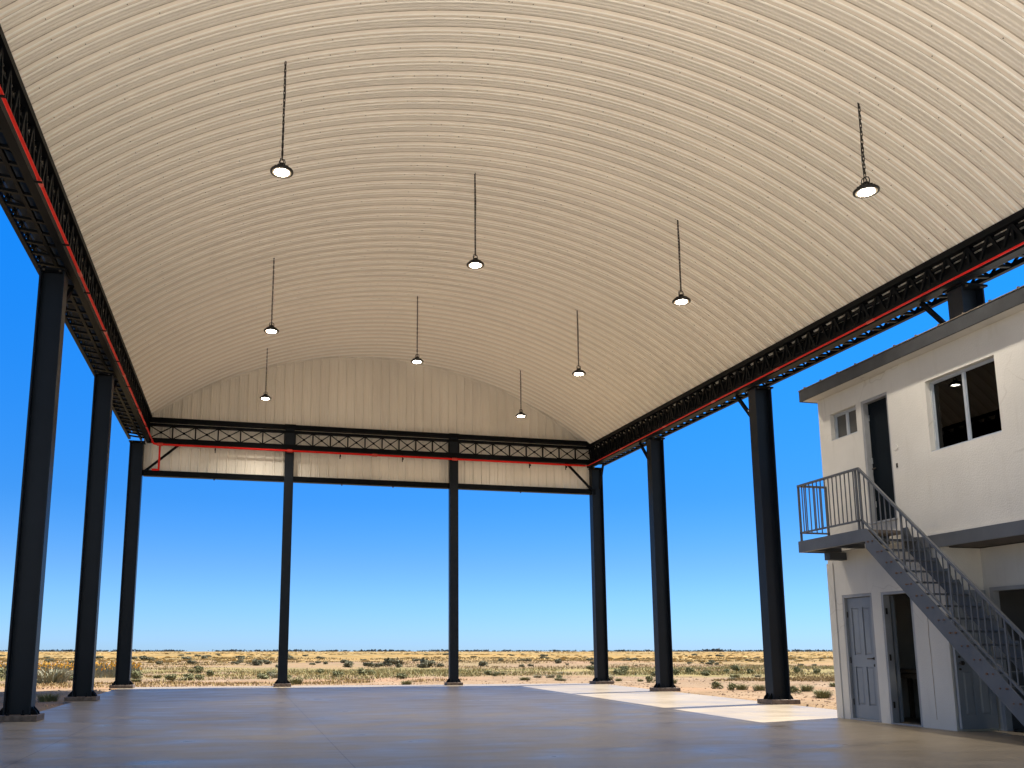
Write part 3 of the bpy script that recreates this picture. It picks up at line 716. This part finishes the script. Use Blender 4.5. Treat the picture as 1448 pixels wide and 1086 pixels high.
# upper door
d4 = MB().box(X0+.13, X0+.17, 12.185, 12.745, 3.31, 5.35).build('door', M['navydoor'], bld); d4['label'] = 'dark navy upper-floor door at the stair landing'
frame_mb(X0+.034, X0+.19, 12.131, 12.799, 3.282, 5.398, .05).build('door_frame', M['trim'], d4)
MB().box(X0-.02, X0+.20, 12.14, 12.79, 3.255, 3.281).build('threshold', M['trim'], d4)
hh = MB(); hh.tube([(X0+.13, 12.70, 4.2), (X0+.08, 12.70, 4.2)], .012, 8); hh.tube([(X0+.08, 12.70, 4.2), (X0+.08, 12.61, 4.2)], .010, 8); hh.build('handle', M['brass'], d4)
hk = MB()
for z in (3.6, 4.35, 5.1): hk.box(X0+.112, X0+.129, 12.728, 12.742, z-.05, z+.05)
hk.build('hinge', M['alu'], d4)
# windows
def window(y0, y1, z0, z1, xf, glassm, parent, label):
    w = frame_mb(xf, xf+.06, y0, y1, z0, z1, .030, True); mid = (y0+y1)/2
    w.box(xf-.004, xf+.05, mid-.022, mid+.022, z0+.038, z1-.038)
    o = w.build('window', M['alu'], parent, bevel=.003); o['label'] = label
    for a, b, dx in ((y0+.031, mid-.0225, .02), (mid+.0225, y1-.031, .035)):
        s = frame_mb(xf+dx-.008, xf+dx+.012, a, b, z0+.031, z1-.031, .014, True)
        sh = s.build('sash', M['alu'], o)
        MB().box(xf+dx, xf+dx+.005, a+.0145, b-.0145, z0+.0455, z1-.0455).build('pane', glassm, o)
    MB().box(xf-.075, xf-.002, y0, y1, z0, z0+.012).build('sill', M['alu'], o)
    return o
window(9.942, 11.258, 4.172, 5.288, X0+.07, M['pane'], bld, 'large dark two-pane sliding window on the upper floor')
window(12.932, 13.628, 4.902, 5.388, X0+.11, M['frost'], bld, 'small two-pane window beside the upper-floor door')
# switch hole and bell plate by the upper door
wp = MB(); wp.tube([(X0-.016, 11.99, 4.41), (X0-.024, 11.99, 4.41)], .045, 14); wp.build('wall_cover', M['stucco'], bld)
wp = MB(); wp.box(X0-.026, X0-.016, 11.985, 12.015, 4.08, 4.15); wp.build('door_bell', M['brass'], bld)

# ------------------------------------------------------------------ work table inside the open ground floor room
tb = thing('work_table', 'dim wooden work table inside the dark open ground-floor room', 'table', (11.1, 13.1, 0))
MB().box(10.85, 11.5, 12.62, 13.7, .80, .85).build('table_top', M['wood'], tb)
for x in (10.9, 11.45):
    for y in (12.68, 13.64): MB().box(x-.03, x+.03, y-.03, y+.03, 0.001, .799).build('leg', M['wood'], tb)
MB().box(10.9, 11.45, 12.72, 13.6, .70, .78).build('apron', M['wood'], tb)

# ------------------------------------------------------------------ steel staircase
st = thing('steel_staircase', 'grey steel staircase with baluster railing climbing to the upper door of the white building', 'staircase', (9.8, 11, 0))
XS = 9.40; XI = 10.12; SL = .966
LZ = 3.04; YL0 = 11.93; YL1 = 13.62
dk = MB().box(XS+.012, 10.148, YL0, YL1-.012, 2.99, LZ).build('landing', M['soffit'], st)
lf = MB(); lf.box(XS, XS+.012, YL0-.02, YL1, 2.85, LZ+.006); lf.box(XS+.0125, 10.148, YL1-.012, YL1, 2.85, LZ+.006); lf.box(XS+.0125, XS+.07, YL0, YL1-.013, 2.85, 2.862)
lf.build('landing_edge', M['grey_steel'], dk)
for y in (12.3, 12.9, 13.5): MB().box(XS+.02, 10.148, y-.03, y+.03, 2.862, 2.988).build('landing_beam', M['dark_grey_steel'], dk)
MB().box(9.86, 10.198, 13.42, 13.56, 2.72, 2.85).build('bracket', M['dark_grey_steel'], dk)
YB = 8.62
def zup(Y): return 2.81-(11.63-Y)*SL        # top line of the outer stringer
def strg(x0, x1, m):
    yt = YL0-.02
    top = LZ+.006
    yk = 11.63+(top-2.81)/SL
    poly = [(min(yk, yt), top), (yt, top), (yt, 2.81), (YB+.36, zup(YB+.36)-.34 if zup(YB+.36)-.34 > 0 else .002), (YB+.36-.0, .002), (YB+.05, .002), (YB+.05, max(zup(YB+.05), .1))]
    poly = [(min(yk, yt-.002), top), (yt, top), (yt, zup(yt)-.34), (9.07, zup(9.07)-.34)]
    # floor cut
    yl = 11.63-(2.81-.34-.002)/SL
    yu = 11.63-(2.81-.002)/SL
    poly = [(min(yk, yt-.002), top), (yt, top), (yt, zup(yt)-.34), (yl, .002), (yu, .002)]
    return MB().prism(poly, 0, x0, x1)
so = strg(XS, XS+.014, M['grey_steel']).build('stringer', M['grey_steel'], st)
fl = MB()
fl.bar((XS+.045, 11.90, zup(11.90)-.346), (XS+.045, 9.2, zup(9.2)-.346), .06, .010); fl.build('stringer_flange', M['grey_steel'], so)
# wall side stringer: stepped plate
RISE = .179; RUN = RISE/SL; NT = 16
poly = []; low_ = []
for k in range(NT):
    z = LZ-RISE*(k+1); y = YL0-RUN*k
    poly += [(y, z+.22), (y-RUN*.55, z+.22), (y-RUN*.95, z+.05)]
low_ = [(YL0-RUN*NT, .01), (YL0-RUN*NT+.12, .01), (YL0, LZ-.27)]
ss = MB().prism(poly+low_, 0, XI, XI+.016)
ss.build('stringer', M['dark_grey_steel'], st)
rb = MB(); rr_ = random.Random(5)
for k in range(NT):
    z = LZ-RISE*(k+1); y = YL0-RUN*k
    t = MB(); t.box(XS+.0145, XI-.001, y-.27, y-.01, z-.006, z); t.box(XS+.0145, XI-.001, y-.276, y-.2705, z-.028, z)
    t.build('tread', M['dark_grey_steel'], st)
    for dy in (-.19, -.09):
        yy = y+dy; zz = z-.03
        if zz > zup(yy)-.33 and zz < zup(yy)-.02: rb.tube([(XS-.001, yy, zz), (XS-.014, yy, zz)], rr_.uniform(.010, .017), 6)
        if rr_.random() < .7: MB().box(XS-.003, XS-.0005, yy-rr_.uniform(.01, .05), yy+rr_.uniform(.01, .03), zz-.009, zz+.006).build('rust_mark', M['rust'], so)
rb.build('stringer_bolts', M['rust'], so)
# railing
def ztop(Y): return 4.02-(11.96-Y)*.975
def zbot(Y): return 3.19-(11.96-Y)*.955
YE = 8.7
tr = MB(); tr.bar((XS+.02, 13.56, 4.02), (XS+.02, 11.955, 4.02), .04, .035); tr.bar((XS+.02, 11.965, 4.021), (XS+.02, YE, ztop(YE)), .04, .035); tr.bar((XS+.04, 13.545, 4.02), (9.98, 13.545, 4.02), .04, .035)
tr.build('handrail', M['grey_steel'], st)
br = MB(); br.bar((XS+.02, 13.56, 3.19), (XS+.02, 11.955, 3.19), .03, .028); br.bar((XS+.02, 11.96, 3.189), (XS+.02, YE, zbot(YE)), .03, .028); br.bar((XS+.04, 13.545, 3.19), (9.98, 13.545, 3.19), .03, .028)
br.build('bottom_rail', M['grey_steel'], st)
y = 13.45
while y > 12.02: MB().box(XS+.013, XS+.027, y-.007, y+.007, 3.204, 4.003).build('baluster', M['grey_steel'], st); y -= .104
y = 11.85; k = 0
while y > YE+.05:
    if k % 8 != 7: MB().box(XS+.013, XS+.027, y-.007, y+.007, zbot(y)+.006, ztop(y)-.012).build('baluster', M['grey_steel'], st)
    else: MB().box(XS+.008, XS+.032, y-.013, y+.013, zup(y)-.05, ztop(y)-.012).build('post', M['grey_steel'], st)
    y -= .104; k += 1
for p in ((XS+.02, 13.545), (XS+.02, 11.96), (XS+.02, 12.04)): MB().box(p[0]-.015, p[0]+.015, p[1]-.015, p[1]+.015, 3.047, 4.003).build('post', M['grey_steel'], st)
MB().box(9.955, 9.985, 13.53, 13.56, 3.047, 4.003).build('post', M['grey_steel'], st)
x = 9.53
while x < 9.93: MB().box(x-.007, x+.007, 13.538, 13.552, 3.204, 4.003).build('baluster', M['grey_steel'], st); x += .104

# ------------------------------------------------------------------ concrete floor and dry plain
fl = MB()
n = 20
for k in range(n):
    a = 6.4+24.5*k/n; b = 6.4+24.5*(k+1)/n
    ra, rb_ = xcol(a)+.06, xcol(b)+.06
    fl.quad((-3.80, a, 0), (ra, a, 0), (rb_, b, 0), (-3.80, b, 0))
    fl.quad((-3.80, a, -.3), (-3.80, a, 0), (-3.80, b, 0), (-3.80, b, -.3)); fl.quad((ra, a, 0), (ra, a, -.3), (rb_, b, -.3), (rb_, b, 0))
fl.quad((-3.8, 30.9, 0), (xcol(30.9)+.06, 30.9, 0), (xcol(30.9)+.06, 30.9, -.3), (-3.8, 30.9, -.3)); fl.quad((-3.8, 6.4, -.3), (xcol(6.4)+.06, 6.4, -.3), (xcol(6.4)+.06, 6.4, 0), (-3.8, 6.4, 0))
# floor under the white building beyond the slab line
fl.box(xcol(5)+.3, 15.3, 5.3, 14.0, -.3, -.004)
tag(fl.build('concrete_floor', M['floor'], recalc=False), kind='structure')

# unseen pale ground added before the hangar and along its left to bounce sunlight inside
fc = MB()
def fgrid(x0, x1, y0, y1, st=1.5):
    nx, ny = max(1, round((x1-x0)/st)), max(1, round((y1-y0)/st))
    for i in range(nx):
        for j in range(ny):
            P = [(x0+(x1-x0)*(i+a)/nx, y0+(y1-y0)*(j+b)/ny) for a, b in ((0, 0), (1, 0), (1, 1), (0, 1))]
            fc.quad(*[(px, py, .0+.012*noise.noise((px*.6, py*.6, 2))-.035) for px, py in P])
fgrid(-40, -3.9, -40, 14.4); fgrid(-3.9, 12, -40, 6.35); fgrid(12, 40, -40, 5.2)
tag(fc.build('bounce_forecourt', M['bounce_gravel'], recalc=False), kind='structure')

def gheight(x, y):
    d = math.hypot(x-4, y-14)
    dx = max(-3.8-x, x-12.6, 0); dy = max(y-30.9, -4-y, 0); e = math.hypot(dx, dy)
    if e < .001 and -4 < y < 30.9: return -.22
    h = -.05
    if y < 16.5 and (x < -3.8 or y < 7) and y > -42: return -.11
    a = min(1, e/3)
    h += a*.05*noise.noise((x*.55, y*.55, 1)) + min(1, e/1.0)*.02*noise.noise((x*2.1, y*2.1, 4))
    if e > 8: h += min(.32, (e-8)*.005)*noise.noise((x*.045, y*.045, 7)) + min(.5, (e-8)*.002)*noise.noise((x*.012, y*.012, 9))
    return h
def ground():
    mb = MB(); NA = 320
    radii = [3.0]
    while radii[-1] < 9000: radii.append(radii[-1]*(1.022 if radii[-1] < 120 else 1.06))
    mb.v.append((4, 14, -.22))
    for r in radii:
        for j in range(NA):
            t = 2*PI*j/NA; x, y = 4+r*math.cos(t), 14+r*math.sin(t); mb.v.append((x, y, gheight(x, y)))
    for j in range(NA): mb.f.append((0, 1+j, 1+(j+1) % NA))
    for k in range(len(radii)-1):
        for j in range(NA):
            a = 1+k*NA+j; b = 1+k*NA+(j+1) % NA; mb.f.append((a, a+NA, b+NA, b))
    o = mb.build('ground', M['ground'], smooth=True, recalc=False); tag(o, kind='structure')
ground()

# ------------------------------------------------------------------ vegetation
def bush_mesh(name, m, R, H, n, leaf, seed, blades=False):
    rnd = random.Random(seed); mb = MB()
    lobes = [(rnd.uniform(-.55, .55)*R, rnd.uniform(-.55, .55)*R, rnd.uniform(.25, .65)*H, rnd.uniform(.35, .6)) for _ in range(6)]
    if blades:
        for _ in range(n):
            a = rnd.uniform(0, 2*PI); r = R*.45*math.sqrt(rnd.random()); bx, by = r*math.cos(a), r*math.sin(a)
            ln = H*rnd.uniform(.55, 1.1); out = rnd.uniform(.1, .75)*R; a2 = a+rnd.uniform(-.6, .6)
            ex, ey = bx+out*math.cos(a2), by+out*math.sin(a2); w = leaf*rnd.uniform(.6, 1.2)
            px, py = -math.sin(a2)*w, math.cos(a2)*w
            mx_, my_, mz = bx+(ex-bx)*.35, by+(ey-by)*.35, ln*.62
            mb.quad((bx-px, by-py, -.03), (bx+px, by+py, -.03), (mx_+px*.8, my_+py*.8, mz), (mx_-px*.8, my_-py*.8, mz))
            mb.tri((mx_-px*.8, my_-py*.8, mz), (mx_+px*.8, my_+py*.8, mz), (ex, ey, ln*rnd.uniform(.8, 1)))
    else:
        for _ in range(n):
            lx, ly, lz, lr = rnd.choice(lobes)
            d = Vector((rnd.gauss(0, 1), rnd.gauss(0, 1), rnd.gauss(0, 1))).normalized()
            rr = rnd.uniform(.55, 1.05)
            c = Vector((lx+d.x*lr*R*rr, ly+d.y*lr*R*rr, max(.0, lz+d.z*lr*H*.75*rr)))
            u = Vector((rnd.gauss(0, 1), rnd.gauss(0, 1), rnd.gauss(0, .6))).normalized(); w = u.cross(d)
            if w.length < .1: w = u.orthogonal()
            w.normalize(); s = leaf*rnd.uniform(.6, 1.4)
            mb.quad(c-u*s*1.6, c-w*s*.7, c+u*s*1.6, c+w*s*.7)
        for _ in range(7):
            lx, ly, lz, lr = rnd.choice(lobes)
            mb.bar((lx*.15, ly*.15, -.05), (lx*.8, ly*.8, lz), leaf*.35, leaf*.35)
    return mb.mesh(name, m, recalc=False)
DARK = [bush_mesh('dark_shrub', M['shrub'], .55, .55, 420, .055, s) for s in (1, 2, 3)]
GREEN = [bush_mesh('green_shrub', M['green'], .42, .55, 420, .045, s) for s in (4, 5, 6)]
TUFT = [bush_mesh('grass_tuft', M['sage'], .75, .42, 300, .012, s, True) for s in (7, 8, 9)]
GTUFT = [bush_mesh('grass_tuft', M['green'], .70, .40, 300, .013, s, True) for s in (10, 11)]
rv = random.Random(11)
def plant(name, me, x, y, s, label, cat, group, sz=None):
    o = link(name, me, None, (x, y, gheight(x, y)-.02)); o.rotation_euler = (0, 0, rv.uniform(0, 2*PI)); o.scale = (s, s, sz if sz else s)
    return tag(o, label, cat, group)
# single plants one can point to
plant('green_shrub', GTUFT[0], -4.62, 23.7, .62, 'dark green weed in the shade beside the slab, between the two nearest left columns', 'weed', None)
plant('grass_tuft', TUFT[0], -7.2, 37.2, 1.75, 'big pale grass clump in the sun left of the slab', 'grass clump', None, 1.5)
plant('grass_tuft', TUFT[1], -8.3, 38.2, 1.3, 'pale grass clump at the left of the biggest clump', 'grass clump', None)
plant('green_shrub', GREEN[0], -2.87, 37.9, .62, 'round green shrub just beyond the far left corner column', 'shrub', None)
plant('grass_tuft', GTUFT[1], 5.8, 32.3, .5, 'low green tuft at the back edge of the slab left of the slim right column', 'grass clump', None)
for x, y, s in ((-2.1, 38.6, .5), (-1.8, 39.5, .55), (-1.6, 44.9, .7), (1.3, 44.2, .6), (5.75, 44.4, .75), (6.35, 45.6, .6), (-10.2, 84, 1.5), (-10.5, 43.5, 1.0), (-4.7, 42.2, .8)):
    plant('green_shrub', rv.choice(GREEN), x, y, s, 'small green shrub on the dry grass behind the slab', 'shrub', 'green shrubs behind the slab')
for x, y, s in ((1.1, 75.9, 1.1), (8.0, 70.9, .9), (9.6, 70.5, .9), (10.4, 70.3, .8), (12.6, 77, 1.6), (14.2, 69.5, 1.4), (13.4, 68, .8), (15.4, 70.3, .7), (21.3, 79.3, 1.0)):
    plant('dark_shrub', rv.choice(DARK), x, y, s, 'dark low bush far out on the sandy plain', 'bush', 'dark bushes on the plain')
for x, y, s in [(15.3, 27.1, 0.45), (14.9, 25.5, 0.4), (15.5, 25.9, 0.5), (15.5, 24.9, 0.5), (15.7, 23.4, 0.4), (16.6, 24.1, 0.5), (15.0, 21.1, 0.55), (30.0, 44.3, 0.6), (30.1, 42.7, 0.5), (27.5, 46.6, 0.7), (15.0, 34.4, 0.35), (15.2, 31.9, 0.45), (15.5, 33.4, 0.3), (22.9, 41.5, 0.5), (24.2, 45.7, 0.6), (26.6, 43.5, 0.5)]:
    plant('green_shrub' if y > 36 else 'grass_tuft', rv.choice(GREEN) if y > 36 else rv.choice(GTUFT+[GREEN[1]]), x, y, s, 'low green tuft scattered on the open sand beyond the right columns', 'grass clump', 'green tufts right of the slab', s*1.2)
def field(y0, y1, n, meshes, name, s0, s1, label, cat, group, xl=-.42, xrr=.95, flat=None):
    k = 0
    while k < n:
        y = math.sqrt(rv.uniform(y0*y0, y1*y1)) if y1/y0 < 2.5 else math.exp(rv.uniform(math.log(y0), math.log(y1)))
        x = rv.uniform(xl*y-2, xrr*y+2)
        if noise.noise((x*.06, y*.06, 3)) < -.12: continue
        s = rv.uniform(s0, s1)
        plant(name, rv.choice(meshes), x, y, s, label, cat, group, s*(flat or rv.uniform(.7, 1.1))); k += 1
field(62, 105, 110, DARK, 'dark_shrub', .3, .95, 'dark low bush far out on the sandy plain', 'bush', 'dark bushes on the plain')
field(110, 420, 120, DARK, 'dark_shrub', .7, 1.9, 'dark low bush far out on the sandy plain', 'bush', 'dark bushes on the plain', flat=.6)
field(38, 58, 55, GREEN, 'green_shrub', .35, .8, 'small green shrub on the dry grass behind the slab', 'shrub', 'green shrubs behind the slab')
field(33, 46, 26, TUFT+GTUFT, 'grass_tuft', .35, .7, 'sparse grass tuft on the sand behind the slab', 'grass clump', 'grass tufts on the sand')
for k in range(26):
    y = rv.uniform(17, 38); x = xcol(y)+1.5+rv.random()**1.3*(y*.95-8)
    plant('grass_tuft', rv.choice(TUFT+GTUFT), x, y, rv.uniform(.3, .7), 'low grass tuft on the sand right of the slab', 'grass clump', 'grass tufts right of the slab')

# dry grass cover, in patches
def grass_cover():
    mb = MB(); rnd = random.Random(21); n = 0
    while n < 60000:
        if n % 4 == 0:
            y = rnd.uniform(16, 36); x = rnd.uniform(xcol(y)+.6, .98*y+3) if rnd.random() < .7 or y < 31.5 else rnd.uniform(-16, 14)
        else:
            y = 34*math.exp(rnd.random()**1.15*math.log(150/34)); x = rnd.uniform(-.45*y-3, .98*y+3)
        v = noise.noise((x*.09, y*.16, 5)) + .4*noise.noise((x*.4, y*.4, 6))
        if v < (.0 if 41 < y < 62 or y > 95 else .22): continue
        n += 1; s = (.05+.0011*y)*rnd.uniform(.5, 1.3); w = .006+.0005*y
        a = rnd.uniform(0, PI); cx_, sx_ = math.cos(a)*w, math.sin(a)*w; lx, ly = rnd.gauss(0, .4)*s, rnd.gauss(0, .4)*s
        z = gheight(x, y)-.01
        mb.tri((x-cx_, y-sx_, z), (x+cx_, y+sx_, z), (x+lx, y+ly, z+s))
    tag(mb.build('dry_grass', M['straw'], recalc=False), 'dry straw-coloured grass scattered over the plain', 'grass', kind='stuff')
    mb = MB(); n = 0
    while n < 3800:
        y = 95*math.exp(rnd.random()*math.log(900/95)); x = rnd.uniform(-.45*y-3, .98*y+3)
        if noise.noise((x*.02, y*.012, 8))+.5*noise.noise((x*.1, y*.05, 9)) < -.05: continue
        n += 1; h = rnd.uniform(.06, .24)*(1+y*.0012); w = rnd.uniform(.15, .6)*(1+y*.002); z = gheight(x, y)-.02
        mb.quad((x-w, y, z), (x+w, y+rnd.gauss(0, .2), z), (x+w*.5, y, z+h), (x-w*.6, y, z+h*rnd.uniform(.6, 1)))
    tag(mb.build('far_grass', M['gold'], recalc=False), 'low golden grass clumps scattered over the far plain', 'grass', kind='stuff')
grass_cover()
def olive_grass():
    mb = MB(); rnd = random.Random(23); n = 0
    while n < 15000:
        y = rnd.uniform(38, 64); x = rnd.uniform(-.42*y-3, .98*y+3)
        v = noise.noise((x*.07, y*.14, 15)) + .5*noise.noise((x*.35, y*.3, 16)) - abs(y-50)*.018
        if v < .02: continue
        n += 1; s = rnd.uniform(.05, .18)*(1+max(0, v)); w = .025
        a = rnd.uniform(0, PI); cx_, sx_ = math.cos(a)*w, math.sin(a)*w; z = gheight(x, y)-.01
        mb.tri((x-cx_, y-sx_, z), (x+cx_, y+sx_, z), (x+rnd.gauss(0, .5)*s, y+rnd.gauss(0, .5)*s, z+s))
    tag(mb.build('olive_grass', M['olive'], recalc=False), 'olive green low grass in a band behind the bare sand', 'grass', kind='stuff')
olive_grass()
def clods():
    mb = MB(); rnd = random.Random(27); n = 0
    while n < 9000:
        y = 15*math.exp(rnd.random()*math.log(75/15)); x = rnd.uniform(-.42*y-4, .98*y+3)
        e = max(-3.9-x, x-xcol(min(y, 31))-.15, y-31.0)
        if e < .05 or (x > 9.5 and y < 14.3): continue
        if noise.noise((x*.25, y*.2, 33)) < -.05 and rnd.random() < .8: continue
        n += 1; s = rnd.uniform(.010, .034)*(1+.012*y)*(1.9 if rnd.random() < .05 else 1); z = gheight(x, y)
        p = [(x+s*rnd.uniform(.7, 1.3)*math.cos(t+.4), y+s*rnd.uniform(.7, 1.3)*math.sin(t+.4), z-.01) for t in (0, PI/2, PI, 3*PI/2)]
        q = [(x+(a-x)*.6, y+(b-y)*.6, z+s*rnd.uniform(.25, .6)) for a, b, _ in p]
        mb.quad(*q)
        for i in range(4): mb.quad(p[i], p[(i+1) % 4], q[(i+1) % 4], q[i])
    tag(mb.build('clods', M['clod'], recalc=False), 'small earth clods and stones strewn over the sand', 'stones', kind='stuff')
clods()
# orange flowers on the left
def flowers():
    mb = MB(); fb = MB(); rnd = random.Random(31)
    for _ in range(2600):
        y = rnd.uniform(43, 52); x = rnd.uniform(-.30*y-2, -4.6-(y-43)*.12)
        z = gheight(x, y); h = rnd.uniform(.32, .62); lx, ly = rnd.gauss(0, .07), rnd.gauss(0, .07)
        mb.quad((x-.018, y, z), (x+.018, y, z), (x+lx+.01, y+ly, z+h), (x+lx-.01, y+ly, z+h))
        for q in range(2):
            zz = z+h*rnd.uniform(.2, .7); a = rnd.uniform(0, 2*PI); mb.tri((x, y, zz), (x+.12*math.cos(a), y+.12*math.sin(a), zz+.08), (x+.02, y, zz+.05))
        if rnd.random() < .40:
            for q in range(2):
                c = Vector((x+lx+rnd.gauss(0, .04), y+ly+rnd.gauss(0, .04), z+h+rnd.uniform(-.02, .07))); a = rnd.uniform(0, PI); s = rnd.uniform(.03, .055)
                u = Vector((math.cos(a), math.sin(a), .2))*s; w = Vector((0, 0, 1))*s
                fb.quad(c-u, c-w, c+u, c+w)
    tag(mb.build('flower_stems', M['sage'], recalc=False), 'green stems of the wildflower bed beyond the left columns', 'plants', kind='stuff')
    tag(fb.build('orange_wildflowers', M['orange'], recalc=False), 'orange blossoms of the wildflower bed beyond the left columns', 'flowers', kind='stuff')
flowers()
# far wood along the horizon
def wood():
    mb = MB(); rnd = random.Random(41)
    for _ in range(1500):
        a = rnd.uniform(-.75, 1.05); d = rnd.uniform(2300, 3400)
        if noise.noise((a*9, 2, 2)) < -.28: continue
        x, y = d*math.sin(a), d*math.cos(a); H = rnd.uniform(2.5, 7)*(1+.5*noise.noise((a*30, 5, 1))); W = H*rnd.uniform(1.0, 3.2)
        for k in range(12):
            c = Vector((x+rnd.gauss(0, W*.5), y+rnd.gauss(0, W*.5), H*rnd.uniform(.15, .8))); s = H*rnd.uniform(.18, .35)
            u = Vector((rnd.gauss(0, 1), rnd.gauss(0, .4), rnd.gauss(0, .5))).normalized()*s*1.4; w = Vector((rnd.gauss(0, .4), rnd.gauss(0, .3), 1)).normalized()*s
            mb.quad(c-u, c-w, c+u, c+w)
    tag(mb.build('far_wood', M['far'], recalc=False), 'thin blue-green line of trees along the horizon', 'trees', kind='stuff')
wood()

# ------------------------------------------------------------------ light
SD = Vector((.48, .15, 1.0)).normalized()          # towards the sun
sun = bpy.data.lights.new('sun', 'SUN'); sun.energy = 4.0; sun.angle = math.radians(.53); sun.color = (1, .95, .87)
so_ = bpy.data.objects.new('sun', sun); COL.objects.link(so_); so_.rotation_euler = SD.to_track_quat('Z', 'Y').to_euler()
w = bpy.data.worlds.new('World'); sc.world = w; w.use_nodes = True
nt = w.node_tree; N = nt.nodes; L = nt.links; bg = N['Background']
sky = N.new('ShaderNodeTexSky'); sky.sky_type = 'NISHITA'; sky.sun_disc = False
sky.sun_elevation = math.asin(SD.z); sky.sun_rotation = math.atan2(SD.x, SD.y)
sky.altitude = 300; sky.air_density = 1.0; sky.dust_density = .15; sky.ozone_density = 2.2
hs = N.new('ShaderNodeHueSaturation'); hs.inputs['Saturation'].default_value = 1.30; hs.inputs['Value'].default_value = 1.0
L.new(sky.outputs[0], hs.inputs['Color'])
# clear dry air: a deeper blue with height, no yellow band at the horizon
tc = N.new('ShaderNodeTexCoord'); sx = N.new('ShaderNodeSeparateXYZ'); L.new(tc.outputs['Generated'], sx.inputs[0])
cr = N.new('ShaderNodeValToRGB'); L.new(sx.outputs[2], cr.inputs[0]); e = cr.color_ramp.elements
K = .5
for i, (p_, c_) in enumerate(((0.0, (.36, .63, 1.40)), (.095, (.32, .57, .96)), (.165, (.21, .58, 1.0)), (.42, (.10, .93, 1.5)), (1.0, (.2, .85, 1.2)))):
    q = e[i] if i < 2 else e.new(p_)
    q.position = p_; q.color = (*[v*K for v in c_], 1)
mu = N.new('ShaderNodeMix'); mu.data_type = 'RGBA'; mu.blend_type = 'MULTIPLY'; mu.inputs[0].default_value = 1
L.new(hs.outputs[0], mu.inputs[6]); L.new(cr.outputs[0], mu.inputs[7])
sc2 = N.new('ShaderNodeVectorMath'); sc2.operation = 'SCALE'; sc2.inputs['Scale'].default_value = 1/K
# untinted paler sky added in the unseen half behind the camera as warm fill
pm = N.new('ShaderNodeMapRange'); pm.interpolation_type = 'SMOOTHSTEP'; pm.inputs[1].default_value = -.10; pm.inputs[2].default_value = -.65; L.new(sx.outputs[1], pm.inputs[0])
L.new(mu.outputs[2], sc2.inputs[0])
rear_fill = N.new('ShaderNodeMix'); rear_fill.data_type = 'RGBA'; L.new(pm.outputs[0], rear_fill.inputs[0]); L.new(sc2.outputs[0], rear_fill.inputs[6]); L.new(sky.outputs[0], rear_fill.inputs[7])
L.new(rear_fill.outputs[2], bg.inputs['Color']); bg.inputs['Strength'].default_value = .0535

# ------------------------------------------------------------------ camera
cam = bpy.data.cameras.new('camera'); co = bpy.data.objects.new('camera', cam); COL.objects.link(co); sc.camera = co
f = 1248.0
cam.sensor_width = 36; cam.lens = f/1448*36; cam.shift_x = (724-636)/1448; cam.shift_y = (707-543)/1448
cam.clip_start = .05; cam.clip_end = 20000
pitch = math.atan(214/1248); yaw = math.atan(291/1266.2)
co.location = (0, 0, 1.15); co.rotation_euler = (PI/2+pitch, 0, -yaw)
vs = sc.view_settings; vs.view_transform = 'Standard'; vs.look = 'None'; vs.exposure = 1.57; vs.gamma = 1
